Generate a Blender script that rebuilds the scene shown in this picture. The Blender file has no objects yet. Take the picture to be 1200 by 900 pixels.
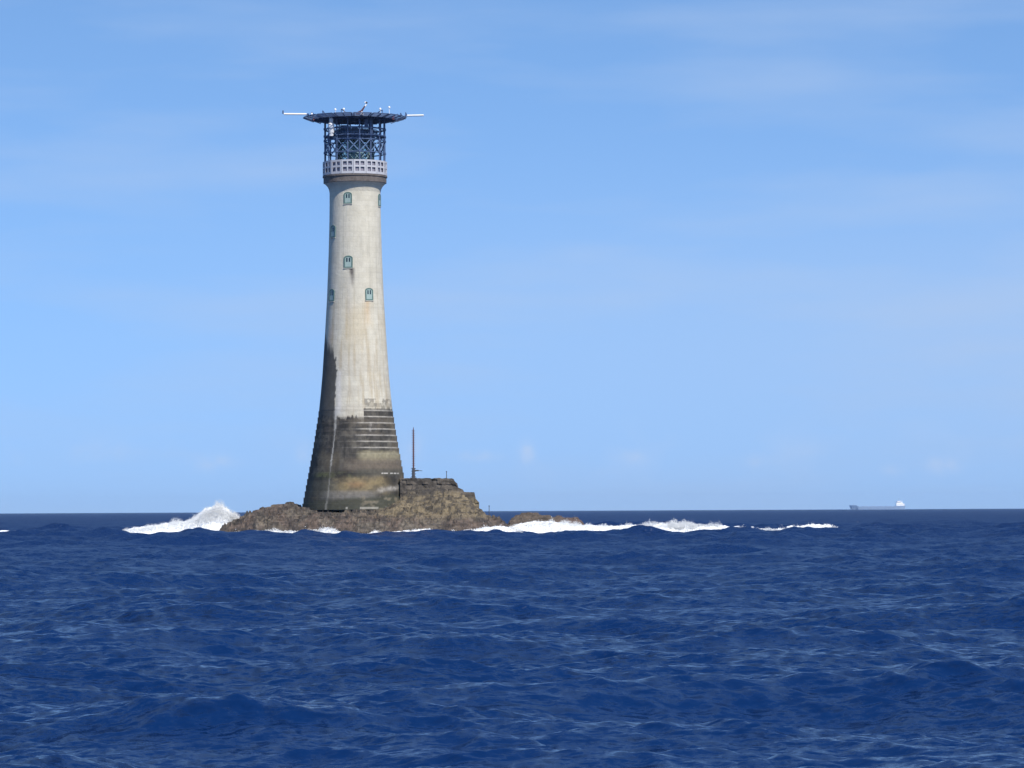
import bpy, bmesh, math, random
import numpy as np
from mathutils import Vector, Matrix, Euler

# ------------------------------------------------------------------ camera
scene = bpy.context.scene
col = scene.collection
F_PX = 4370.0          # focal length in photo pixels (1200 wide)
CAM_Z = 3.0
PITCH = math.atan(147.8 / F_PX)
ROLL = -math.atan(5.7 / 1200.0)
cam_d = bpy.data.cameras.new('camera')
cam_d.sensor_width = 36.0
cam_d.lens = 36.0 * F_PX / 1200.0
cam_d.clip_start = 0.5
cam_d.clip_end = 60000
cam = bpy.data.objects.new('camera', cam_d)
col.objects.link(cam)
M_CAM = Matrix.Rotation(math.pi / 2 + PITCH, 4, 'X') @ Matrix.Rotation(ROLL, 4, 'Z')
M_CAM.translation = Vector((0, 0, CAM_Z))
cam.matrix_world = M_CAM
scene.camera = cam

# ------------------------------------------------------------------ world and sun
SUN_EL = math.radians(47)
SUN_AZ = math.radians(30)          # to the right of straight behind the viewer
world = bpy.data.worlds.new('World')
scene.world = world
world.use_nodes = True
wt = world.node_tree
wt.nodes.clear()
def N(t, kind, **kw):
    n = t.nodes.new(kind)
    for k, v in kw.items():
        if k.startswith('i_'):
            n.inputs[k[2:].replace('_', ' ')].default_value = v
        else:
            setattr(n, k, v)
    return n
def L(t, a, b): t.links.new(a, b)
w_out = N(wt, 'ShaderNodeOutputWorld')
w_bg = N(wt, 'ShaderNodeBackground'); w_bg.inputs['Strength'].default_value = 0.15
sky = N(wt, 'ShaderNodeTexSky', sky_type='NISHITA', sun_disc=False)
sky.sun_elevation = SUN_EL
sky.sun_rotation = math.pi - SUN_AZ
sky.air_density = 1.0; sky.dust_density = 0.2; sky.ozone_density = 3.0; sky.altitude = 0
tc = N(wt, 'ShaderNodeTexCoord')
skv = N(wt, 'ShaderNodeMapping'); skv.inputs['Scale'].default_value = (1, 1, 1.5); skv.inputs['Location'].default_value = (0, 0, 0.22)
L(wt, tc.outputs['Generated'], skv.inputs[0]); L(wt, skv.outputs[0], sky.inputs[0])
def wmath(op, a, b=None, c=None):
    n = N(wt, 'ShaderNodeMath', operation=op)
    for i, v in enumerate((a, b, c)):
        if v is None: continue
        if isinstance(v, (int, float)): n.inputs[i].default_value = v
        else: L(wt, v, n.inputs[i])
    return n.outputs[0]
# thin high cloud veil
mp = N(wt, 'ShaderNodeMapping'); mp.inputs['Scale'].default_value = (5, 5, 30); mp.inputs['Rotation'].default_value = (0.0, 0.12, 0)
L(wt, tc.outputs['Generated'], mp.inputs[0])
nz = N(wt, 'ShaderNodeTexNoise'); nz.inputs['Scale'].default_value = 1.6; nz.inputs['Detail'].default_value = 6; nz.inputs['Roughness'].default_value = 0.5
L(wt, mp.outputs[0], nz.inputs['Vector'])
mr = N(wt, 'ShaderNodeMapRange'); mr.inputs[1].default_value = 0.45; mr.inputs[2].default_value = 0.78; mr.inputs[3].default_value = 0; mr.inputs[4].default_value = 0.45
L(wt, nz.outputs['Fac'], mr.inputs[0])
sep = N(wt, 'ShaderNodeSeparateXYZ'); L(wt, tc.outputs['Generated'], sep.inputs[0])
# small fair weather puffs low over the horizon
mp2 = N(wt, 'ShaderNodeMapping'); mp2.inputs['Scale'].default_value = (45, 45, 70)
L(wt, tc.outputs['Generated'], mp2.inputs[0])
nz2 = N(wt, 'ShaderNodeTexNoise'); nz2.inputs['Scale'].default_value = 1.0; nz2.inputs['Detail'].default_value = 4
L(wt, mp2.outputs[0], nz2.inputs['Vector'])
mr2 = N(wt, 'ShaderNodeMapRange'); mr2.inputs[1].default_value = 0.52; mr2.inputs[2].default_value = 0.78; mr2.inputs[4].default_value = 2.2
L(wt, nz2.outputs['Fac'], mr2.inputs[0])
band = wmath('SUBTRACT', 1.0, wmath('MULTIPLY', wmath('ABSOLUTE', wmath('SUBTRACT', sep.outputs['Z'], 0.0145)), 90.0))
band = wmath('MAXIMUM', band, 0.0)
puff = wmath('MULTIPLY', wmath('MULTIPLY', mr2.outputs[0], band), 0.12)
def sky_dir(px, py):
    d = (M_CAM.to_3x3() @ Vector(((px - 600) / F_PX, -(py - 450) / F_PX, -1.0))).normalized()
    return d
for px_, py_, sx_, sz_, k_ in ((617, 529, 8, 11, 0.75), (562, 534, 20, 6, 0.35), (250, 541, 24, 8, 0.35), (356, 531, 9, 10, 0.3), (483, 527, 11, 16, 0.3), (742, 536, 16, 7, 0.3), (1105, 545, 20, 10, 0.4), (885, 541, 16, 9, 0.28), (1045, 551, 12, 6, 0.25), (120, 530, 30, 9, 0.2)):
    d = sky_dir(px_, py_)
    sb = N(wt, 'ShaderNodeVectorMath', operation='SUBTRACT'); L(wt, tc.outputs['Generated'], sb.inputs[0]); sb.inputs[1].default_value = d
    ml = N(wt, 'ShaderNodeVectorMath', operation='MULTIPLY'); L(wt, sb.outputs[0], ml.inputs[0]); ml.inputs[1].default_value = (F_PX / sx_, F_PX / sx_, F_PX / sz_)
    dt = N(wt, 'ShaderNodeVectorMath', operation='DOT_PRODUCT'); L(wt, ml.outputs[0], dt.inputs[0]); L(wt, ml.outputs[0], dt.inputs[1])
    e = wmath('EXPONENT', wmath('MULTIPLY', dt.outputs['Value'], -1.0))
    n3 = N(wt, 'ShaderNodeTexNoise'); n3.inputs['Scale'].default_value = 260; n3.inputs['Detail'].default_value = 4; L(wt, tc.outputs['Generated'], n3.inputs['Vector'])
    e = wmath('MULTIPLY', wmath('MULTIPLY', e, k_), wmath('MULTIPLY_ADD', n3.outputs['Fac'], 2.6, -0.6))
    puff = wmath('ADD', puff, wmath('MAXIMUM', e, 0.0))
# broad pale veil low in the sky, thicker towards the right
vb = wmath('MULTIPLY', wmath('EXPONENT', wmath('MULTIPLY', wmath('POWER', wmath('DIVIDE', wmath('SUBTRACT', sep.outputs['Z'], 0.045), 0.035), 2.0), -1.0)), wmath('MAXIMUM', wmath('MULTIPLY_ADD', sep.outputs['X'], 1.6, 0.22), 0.0))
cl = wmath('ADD', mr.outputs[0], vb)
cl = wmath('MINIMUM', cl, 0.8)
mixc = N(wt, 'ShaderNodeMix', data_type='RGBA')
L(wt, cl, mixc.inputs[0])
SKY_TINT = N(wt, 'ShaderNodeMix', data_type='RGBA', blend_type='MULTIPLY'); SKY_TINT.inputs[0].default_value = 1.0
SKY_TINT.inputs[7].default_value = (0.93, 1.12, 1.23, 1)
L(wt, sky.outputs[0], SKY_TINT.inputs[6])
L(wt, SKY_TINT.outputs[2], mixc.inputs[6])
mixc.inputs[7].default_value = (2.80, 3.55, 4.85, 1)
# low haze along the horizon
hz_f = wmath('MULTIPLY', wmath('EXPONENT', wmath('MULTIPLY', wmath('ABSOLUTE', sep.outputs['Z']), -22.0)), 0.7)
hz = N(wt, 'ShaderNodeMix', data_type='RGBA'); L(wt, hz_f, hz.inputs[0]); L(wt, mixc.outputs[2], hz.inputs[6]); hz.inputs[7].default_value = (1.82, 2.62, 4.15, 1)
pf = N(wt, 'ShaderNodeMix', data_type='RGBA'); L(wt, puff, pf.inputs[0]); L(wt, hz.outputs[2], pf.inputs[6]); pf.inputs[7].default_value = (3.1, 3.7, 4.9, 1)
L(wt, pf.outputs[2], w_bg.inputs['Color'])
L(wt, w_bg.outputs[0], w_out.inputs['Surface'])

sun_d = bpy.data.lights.new('sun', 'SUN')
sun_d.energy = 4.7; sun_d.angle = math.radians(0.5); sun_d.color = (1.0, 0.93, 0.83)
sun = bpy.data.objects.new('sun', sun_d); col.objects.link(sun)
sdir = Vector((math.sin(SUN_AZ) * math.cos(SUN_EL), -math.cos(SUN_AZ) * math.cos(SUN_EL), math.sin(SUN_EL)))
sun.rotation_euler = sdir.to_track_quat('Z', 'Y').to_euler()
sun.location = (200, 200, 200)
scene.view_settings.view_transform = 'Standard'
scene.view_settings.look = 'None'
scene.view_settings.exposure = 0.25
scene.view_settings.gamma = 1.0
scene.view_settings.use_curve_mapping = False

# ------------------------------------------------------------------ helpers
def at(px, py, Y=450.0):
    d = M_CAM.to_3x3() @ Vector(((px - 600) / F_PX, -(py - 450) / F_PX, -1.0))
    t = Y / d.y
    return Vector((d.x * t, Y, CAM_Z + d.z * t))
SC = 450.0 / F_PX            # metres per photo pixel at the tower
def tag(o, label=None, cat=None, group=None, kind=None):
    if label: o['label'] = label
    if cat: o['category'] = cat
    if group: o['group'] = group
    if kind: o['kind'] = kind
    return o
def empty(name, loc):
    o = bpy.data.objects.new(name, None); col.objects.link(o); o.location = loc
    o.empty_display_size = 0.5
    return o
def link_mesh(name, me, mat, parent=None, loc=None):
    o = bpy.data.objects.new(name, me); col.objects.link(o)
    if mat: me.materials.append(mat)
    if parent: o.parent = parent
    if loc is not None: o.location = loc
    return o
def mesh_from_arrays(name, verts, faces, smooth=True):
    """verts (n,3), faces (m,k) numpy arrays."""
    me = bpy.data.meshes.new(name)
    m, k = faces.shape
    me.vertices.add(len(verts)); me.vertices.foreach_set('co', np.ascontiguousarray(verts, dtype=np.float32).ravel())
    me.loops.add(m * k); me.loops.foreach_set('vertex_index', np.ascontiguousarray(faces, dtype=np.int32).ravel())
    me.polygons.add(m)
    me.polygons.foreach_set('loop_start', np.arange(0, m * k, k, dtype=np.int32))
    me.polygons.foreach_set('loop_total', np.full(m, k, dtype=np.int32))
    me.polygons.foreach_set('use_smooth', np.full(m, smooth, dtype=bool))
    me.update(calc_edges=True)
    return me
def grid_faces(nr, nc, wrap=False):
    i = np.arange(nr - 1)[:, None]
    j = np.arange(nc if wrap else nc - 1)[None, :]
    j2 = (j + 1) % nc
    a = i * nc + j; b = i * nc + j2; c = (i + 1) * nc + j2; d = (i + 1) * nc + j
    return np.stack([a, b, c, d], -1).reshape(-1, 4)
def add_color(me, name, rgb):
    at_ = me.color_attributes.new(name, 'FLOAT_COLOR', 'POINT')
    out = np.ones((len(rgb), 4), dtype=np.float32); out[:, :3] = rgb
    at_.data.foreach_set('color', out.ravel())
def add_float(me, name, v):
    a = me.attributes.new(name, 'FLOAT', 'POINT')
    a.data.foreach_set('value', np.ascontiguousarray(v, dtype=np.float32))

def _hash(ix, iy, iz, seed):
    h = (ix.astype(np.int64) * 374761393 + iy.astype(np.int64) * 668265263 + iz.astype(np.int64) * 2147483647 + seed * 1274126177) & 0xFFFFFFFF
    h = ((h ^ (h >> 13)) * 1274126177) & 0xFFFFFFFF
    h = ((h ^ (h >> 16)) * 2246822519) & 0xFFFFFFFF
    h = h ^ (h >> 15)
    return (h & 0xFFFFFF) / float(0xFFFFFF)
def vnoise(x, y, z=0.0, seed=0):
    x, y, z = np.broadcast_arrays(np.asarray(x, float), np.asarray(y, float), np.asarray(z, float))
    xi, yi, zi = np.floor(x), np.floor(y), np.floor(z)
    fx, fy, fz = x - xi, y - yi, z - zi
    fx = fx * fx * (3 - 2 * fx); fy = fy * fy * (3 - 2 * fy); fz = fz * fz * (3 - 2 * fz)
    r = 0
    for dx in (0, 1):
        for dy in (0, 1):
            for dz in (0, 1):
                w = (fx if dx else 1 - fx) * (fy if dy else 1 - fy) * (fz if dz else 1 - fz)
                r = r + w * _hash(xi + dx, yi + dy, zi + dz, seed)
    return r
def fbm(x, y, z=0.0, seed=0, octv=4, gain=0.5, lac=2.07):
    a = 1.0; s = 0; t = 0
    x = np.asarray(x, float); y = np.asarray(y, float); z = np.asarray(z, float)
    for k in range(octv):
        s = s + a * vnoise(x, y, z, seed + k * 17); t += a
        a *= gain; x = x * lac + 3.1; y = y * lac + 7.7; z = z * lac + 1.3
    return s / t
def ridge(x, y, z=0.0, seed=0, octv=4, gain=0.5, lac=2.1):
    a = 1.0; s = 0; t = 0
    x = np.asarray(x, float); y = np.asarray(y, float); z = np.asarray(z, float)
    for k in range(octv):
        s = s + a * (1 - np.abs(2 * vnoise(x, y, z, seed + k * 31) - 1)); t += a
        a *= gain; x = x * lac + 5.1; y = y * lac + 2.7; z = z * lac + 9.3
    return s / t
def sstep(a, b, x):
    t = np.clip((x - a) / (b - a), 0, 1)
    return t * t * (3 - 2 * t)

def new_mat(name, base, rough=0.7, metallic=0.0, var=0.25, vscale=3.0, bump=0.0, bscale=20.0, spec=0.5, ior=1.45):
    m = bpy.data.materials.new(name); m.use_nodes = True
    t = m.node_tree; t.nodes.clear()
    out = N(t, 'ShaderNodeOutputMaterial'); p = N(t, 'ShaderNodeBsdfPrincipled')
    p.inputs['Roughness'].default_value = rough; p.inputs['Metallic'].default_value = metallic
    p.inputs['IOR'].default_value = ior
    L(t, p.outputs[0], out.inputs[0])
    c = N(t, 'ShaderNodeTexCoord')
    n = N(t, 'ShaderNodeTexNoise'); n.inputs['Scale'].default_value = vscale; n.inputs['Detail'].default_value = 5
    L(t, c.outputs['Object'], n.inputs['Vector'])
    mx = N(t, 'ShaderNodeMix', data_type='RGBA')
    mx.inputs[6].default_value = tuple(b * (1 - var) for b in base) + (1,)
    mx.inputs[7].default_value = tuple(min(1, b * (1 + var)) for b in base) + (1,)
    L(t, n.outputs['Fac'], mx.inputs[0]); L(t, mx.outputs[2], p.inputs['Base Color'])
    if bump:
        n2 = N(t, 'ShaderNodeTexNoise'); n2.inputs['Scale'].default_value = bscale; n2.inputs['Detail'].default_value = 4
        L(t, c.outputs['Object'], n2.inputs['Vector'])
        b = N(t, 'ShaderNodeBump'); b.inputs['Distance'].default_value = bump
        L(t, n2.outputs['Fac'], b.inputs['Height']); L(t, b.outputs[0], p.inputs['Normal'])
    return m

class MB:
    """collects simple solids into one mesh"""
    def __init__(self): self.v = []; self.f = []
    def add(self, vs, fs):
        o = len(self.v); self.v += [tuple(v) for v in vs]; self.f += [tuple(o + i for i in f) for f in fs]
    def box(self, c, s, rz=0.0, taper=1.0):
        R = Matrix.Rotation(rz, 3, 'Z'); c = Vector(c); vs = []
        for z in (-1, 1):
            k = taper if z > 0 else 1
            for x, y in ((-1, -1), (1, -1), (1, 1), (-1, 1)):
                vs.append(c + R @ Vector((x * s[0] / 2 * k, y * s[1] / 2 * k, z * s[2] / 2)))
        self.add(vs, [(0, 3, 2, 1), (4, 5, 6, 7), (0, 1, 5, 4), (1, 2, 6, 5), (2, 3, 7, 6), (3, 0, 4, 7)])
    def tube(self, a, b, r, n=8, r2=None):
        a = Vector(a); b = Vector(b); r2 = r if r2 is None else r2
        d = (b - a); q = d.to_track_quat('Z', 'Y'); vs = []
        for p, rr in ((a, r), (b, r2)):
            for k in range(n):
                t = 2 * math.pi * (k + 0.5) / n
                vs.append(p + q @ Vector((rr * math.cos(t), rr * math.sin(t), 0)))
        fs = [(k, (k + 1) % n, n + (k + 1) % n, n + k) for k in range(n)]
        fs += [tuple(reversed(range(n))), tuple(range(n, 2 * n))]
        self.add(vs, fs)
    def lathe(self, prof, n=48, c=(0, 0, 0), close=False):
        vs = []; m = len(prof)
        for r, z in prof:
            for k in range(n):
                t = 2 * math.pi * k / n
                vs.append((c[0] + r * math.cos(t), c[1] + r * math.sin(t), c[2] + z))
        fs = []
        for i in range(m - 1 if not close else m):
            i2 = (i + 1) % m
            for k in range(n):
                k2 = (k + 1) % n
                fs.append((i * n + k, i * n + k2, i2 * n + k2, i2 * n + k))
        self.add(vs, fs)
    def ring(self, r0, r1, z0, z1, n=64, c=(0, 0, 0)):
        self.lathe([(r1, z0), (r1, z1), (r0, z1), (r0, z0)], n, c, close=True)
    def disc(self, r, z0, z1, n=64, c=(0, 0, 0)):
        self.lathe([(0.001, z0), (r, z0), (r, z1), (0.001, z1)], n, c)
    def build(self, name, mat, parent=None, loc=None, smooth=False):
        me = bpy.data.meshes.new(name); me.from_pydata(self.v, [], self.f); me.update()
        if smooth:
            me.polygons.foreach_set('use_smooth', [True] * len(me.polygons))
            me.set_sharp_from_angle(angle=math.radians(40))
        return link_mesh(name, me, mat, parent, loc)

# ------------------------------------------------------------------ SEA
def sea_tile(Nn, Lt, rms, seed, V, wdir, spread, sl=3.05, sp2=None):
    rng = np.random.default_rng(seed)
    kx = np.fft.fftfreq(Nn, d=Lt / Nn) * 2 * np.pi
    KX, KY = np.meshgrid(kx, kx, indexing='ij')
    K = np.hypot(KX, KY); K[0, 0] = 1
    Lp = V * V / 9.81
    cosd = (KX * wdir[0] + KY * wdir[1]) / K
    P = np.exp(-1 / (K * Lp) ** 2) / K ** sl * (0.06 + np.abs(cosd) ** (spread if sp2 is None else spread + (sp2 - spread) * np.clip(K / 6, 0, 1)))
    P *= np.exp(-(K * 0.035) ** 2); P[0, 0] = 0
    A = np.sqrt(P) * (rng.normal(size=P.shape) + 1j * rng.normal(size=P.shape))
    h = np.fft.ifft2(A).real
    A *= rms / h.std()
    return KX, KY, K, A
def tile_fields(T, kc):
    KX, KY, K, A = T
    G = A * np.exp(-(K / kc) ** 2) if kc else A
    h = np.fft.ifft2(G).real
    dx = np.fft.ifft2(1j * KX / K * G).real
    dy = np.fft.ifft2(1j * KY / K * G).real
    return [a.astype(np.float32) for a in (h, dx, dy)]
def sample(fields, Lt, x, y):
    n = fields[0].shape[0]
    u = (x / Lt * n) % n; v = (y / Lt * n) % n
    i = np.floor(u).astype(np.int32); j = np.floor(v).astype(np.int32)
    fu = (u - i).astype(np.float32); fv = (v - j).astype(np.float32)
    i %= n; j %= n; i2 = (i + 1) % n; j2 = (j + 1) % n
    out = []
    for f in fields:
        out.append((f[i, j] * (1 - fu) + f[i2, j] * fu) * (1 - fv) + (f[i, j2] * (1 - fu) + f[i2, j2] * fu) * fv)
    return out
SEA_RMS = 0.068
wd = math.radians(79)
LT = 150.0
T1 = list(sea_tile(2048, LT, SEA_RMS, 7, 3.6, (math.cos(wd), math.sin(wd)), 9.0, 3.2, 2.0))
SW = sea_tile(2048, LT, 0.20, 19, 4.6, (math.cos(wd + 0.15), math.sin(wd + 0.15)), 14.0, 3.6)   # long low swell
T1[3] = T1[3] + SW[3] * np.exp(-(SW[2] / 1.5) ** 4)
def radii():
    r = 1.5; out = []
    while r < 12500:
        out.append(r)
        if r < 30: q = 0.012
        elif r < 38: q = 0.004
        elif r < 480: q = 0.0015
        elif r < 1500: q = 0.0015 + (r - 480) / 1020 * 0.0055
        else: q = 0.012
        r *= 1 + q
    return np.array(out)
def angles():
    a = list(np.arange(0, 0.155, 0.0005)); x = a[-1]
    while x < math.pi - 0.05:
        st = 0.0025 if x < 0.4 else 0.04
        x += st; a.append(x)
    a = np.array(a[:-1])
    return np.concatenate([-a[:0:-1], a])
R_ = radii(); TH = angles()
DR = np.gradient(R_)
RR, TT = np.meshgrid(R_, TH, indexing='ij')
SX = RR * np.sin(TT); SY = RR * np.cos(TT)
ang_sp = np.gradient(TH)
SPC = np.maximum(DR[:, None] * 0.8, np.minimum(ang_sp[None, :] * RR, 3.0))
levels = [0.0, 0.25, 0.7, 2.0, 6.0]     # grid spacing at which each filtered level is used
H = np.zeros_like(SX, dtype=np.float32); DX = H.copy(); DY = H.copy()
lv = np.clip(np.interp(SPC, levels, range(len(levels))), 0, len(levels) - 1)
for k, sp in enumerate(levels):
    kc = None if sp == 0 else math.pi / (sp * 0.9)
    w = np.clip(1 - np.abs(lv - k), 0, 1).astype(np.float32)
    idx = np.nonzero(w.ravel() > 0)[0]
    if not len(idx): continue
    f = tile_fields(T1, kc)
    hh, dx, dy = sample(f, LT, SX.ravel()[idx], SY.ravel()[idx])
    H.ravel()[idx] += w.ravel()[idx] * hh
    DX.ravel()[idx] += w.ravel()[idx] * dx
    DY.ravel()[idx] += w.ravel()[idx] * dy
fields_mid = tile_fields(T1, math.pi / 0.5)
def sea_h(x, y):
    return 1.8 * sample(fields_mid, LT, np.asarray(x, float), np.asarray(y, float))[0]
CH = 0.75
shoal = 1 + 0.8 * sstep(260, 430, SY) * sstep(700, 560, SY)      # the swell heaps up round the reef
H *= shoal
VX = SX + CH * DX; VY = SY + CH * DY; VZ = H
# sharpen crests a little
VZ = VZ + 0.05 * (H * H - SEA_RMS ** 2) / 0.2
sea_me = mesh_from_arrays('sea', np.stack([VX, VY, VZ], -1).reshape(-1, 3), grid_faces(len(R_), len(TH), wrap=True)[:, ::-1])

# rock outline in plan, used by the foam mask and by the rock itself
ROCK_X0, ROCK_X1 = at(258, 620).x, at(604, 620).x
def rock_sdf(x, y):
    """approx. signed distance to the waterline of the islet, negative inside"""
    cx = (ROCK_X0 + ROCK_X1) / 2; hx = (ROCK_X1 - ROCK_X0) / 2
    u = (x - cx) / hx
    wob = 1.6 * (fbm(x * 0.22, y * 0.22, 0, 5, 3) - 0.5)
    yf = 437.0 + 6.5 * np.abs(u) ** 3.2 + wob
    yb = 466.0 - 8 * np.abs(u) ** 2.5 + wob
    d = np.maximum(yf - y, y - yb)
    dx = (np.abs(x - cx) - hx) + wob * 0.6
    return np.maximum(d, dx)
fx = SX.ravel(); fy = SY.ravel()
foam = np.zeros(len(fx))
near = np.nonzero((np.abs(fy - 452) < 70) & (np.abs(fx + 10) < 75))[0]
X = fx[near]; Y = fy[near]
nzf = fbm(X * 0.45, Y * 0.16, 0, 11, 5, 0.6)
d = rock_sdf(X, Y)
ring = sstep(3.6, 0.0, d) * 1.0
left = sstep(-49, -45, X) * sstep(-30, -36, X) * sstep(438, 441, Y) * sstep(458, 450, Y)
right = sstep(-1.5, 2, X) * sstep(39, 30, X) * sstep(441, 444, Y) * sstep(463, 452, Y)
tail = sstep(18, 24, X) * sstep(46, 38, X) * sstep(458, 462, Y) * sstep(482, 470, Y) * 0.8
wk = np.clip(np.maximum.reduce([ring, left, right, tail]), 0, 1)
foam[near] = np.clip(sstep(0.62, 0.40, nzf + (1 - wk) * 0.55), 0, 1) * (wk > 0.02)
# whitecaps on the highest crests further out and a few drifting patches
cap_n = fbm(fx * 0.10, fy * 0.05, 0, 21, 3); cap_f = fbm(fx * 0.9, fy * 0.4, 0, 22, 4)
caps = sstep(0.60, 0.68, cap_n) * sstep(0.5, 0.75, H.ravel()) * sstep(0.50, 0.62, cap_f) * sstep(300, 420, RR.ravel()) * 0
foam = np.maximum(foam, caps)
def patch(px, py, w, hgt, Y, amp=1.0):
    c = at(px, py, Y); 
    return amp * np.exp(-((fx - c.x) / w) ** 2 - ((fy - Y) / hgt) ** 2)
pt = patch(1003, 612, 0.7, 3, 760) + patch(1132, 609, 0.5, 3, 800) + patch(8, 623, 2.2, 6, 520) + patch(22, 626, 1.2, 3, 505, 0.8)
foam = np.maximum(foam, sstep(0.35, 0.8, pt * (0.4 + 1.2 * cap_f)))
add_float(sea_me, 'foam', foam)
# ripples too small for the mesh spacing become surface roughness
add_float(sea_me, 'subgrid', np.interp(np.log(RR.ravel()), np.log([30, 60, 150, 450, 1500]), [0.10, 0.14, 0.25, 0.42, 0.56]))
print('slope rms', float(np.std(np.diff(fields_mid[0], axis=1) / (LT / 2048))), 'range', float(H.min()), float(H.max()))

def sea_material():
    m = bpy.data.materials.new('sea_water'); m.use_nodes = True
    t = m.node_tree; t.nodes.clear()
    out = N(t, 'ShaderNodeOutputMaterial')
    p = N(t, 'ShaderNodeBsdfPrincipled')
    p.inputs['Base Color'].default_value = (0.001, 0.0150, 0.071, 1)
    p.inputs['Roughness'].default_value = 0.10
    p.inputs['IOR'].default_value = 1.333
    p.inputs['Specular Tint'].default_value = (0.82, 0.95, 1.0, 1)
    g = N(t, 'ShaderNodeNewGeometry')
    mp = N(t, 'ShaderNodeMapping'); mp.inputs['Rotation'].default_value = (0, 0, math.radians(-12)); mp.inputs['Scale'].default_value = (0.8, 2.0, 1.0)
    L(t, g.outputs['Position'], mp.inputs[0])
    # fine ripples: slopes added to the geometric normal
    acc = g.outputs['Normal']
    gust = N(t, 'ShaderNodeTexNoise'); gust.inputs['Scale'].default_value = 0.07; gust.inputs['Detail'].default_value = 3
    L(t, mp.outputs[0], gust.inputs['Vector'])
    gm = N(t, 'ShaderNodeMapRange'); gm.inputs[1].default_value = 0.35; gm.inputs[2].default_value = 0.65; gm.inputs[3].default_value = 0.7; gm.inputs[4].default_value = 1.4
    L(t, gust.outputs['Fac'], gm.inputs[0])
    for sc_, k_, det, rg in ((0.10, 0.40, 2, 0.5), (0.9, 1.1, 3, 0.55), (3.6, 4.2, 6, 0.74)):
        n1 = N(t, 'ShaderNodeTexNoise'); n1.inputs['Scale'].default_value = sc_; n1.inputs['Detail'].default_value = det; n1.inputs['Roughness'].default_value = rg
        L(t, mp.outputs[0], n1.inputs['Vector'])
        sb = N(t, 'ShaderNodeVectorMath', operation='SUBTRACT'); L(t, n1.outputs['Color'], sb.inputs[0]); sb.inputs[1].default_value = (0.5, 0.5, 0.5)
        ml = N(t, 'ShaderNodeVectorMath', operation='MULTIPLY'); L(t, sb.outputs[0], ml.inputs[0]); ml.inputs[1].default_value = (k_ * 0.7, k_, 0)
        gs = N(t, 'ShaderNodeVectorMath', operation='SCALE'); L(t, ml.outputs[0], gs.inputs[0]); L(t, gm.outputs[0], gs.inputs['Scale']); ml = gs
        ad_ = N(t, 'ShaderNodeVectorMath', operation='ADD'); L(t, acc, ad_.inputs[0]); L(t, ml.outputs[0], ad_.inputs[1]); acc = ad_.outputs[0]
    nm = N(t, 'ShaderNodeVectorMath', operation='NORMALIZE'); L(t, acc, nm.inputs[0]); L(t, nm.outputs[0], p.inputs['Normal'])
    sg = N(t, 'ShaderNodeAttribute', attribute_name='subgrid'); L(t, sg.outputs['Fac'], p.inputs['Roughness'])
    f = N(t, 'ShaderNodeBsdfDiffuse'); f.inputs['Color'].default_value = (0.86, 0.88, 0.90, 1)
    a = N(t, 'ShaderNodeAttribute', attribute_name='foam')
    n2 = N(t, 'ShaderNodeTexNoise'); n2.inputs['Scale'].default_value = 1.7; n2.inputs['Detail'].default_value = 6; n2.inputs['Roughness'].default_value = 0.65
    L(t, mp.outputs[0], n2.inputs['Vector'])
    ad = N(t, 'ShaderNodeMath', operation='MULTIPLY_ADD'); L(t, a.outputs['Fac'], ad.inputs[0]); ad.inputs[1].default_value = 1.5; L(t, n2.outputs['Fac'], ad.inputs[2])
    mr = N(t, 'ShaderNodeMapRange'); mr.inputs[1].default_value = 1.06; mr.inputs[2].default_value = 1.45
    L(t, ad.outputs[0], mr.inputs[0])
    mx = N(t, 'ShaderNodeMixShader'); L(t, mr.outputs[0], mx.inputs[0]); L(t, p.outputs[0], mx.inputs[1]); L(t, f.outputs[0], mx.inputs[2])
    L(t, mx.outputs[0], out.inputs[0])
    return m
sea = link_mesh('sea', sea_me, sea_material())
tag(sea, kind='structure')

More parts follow.
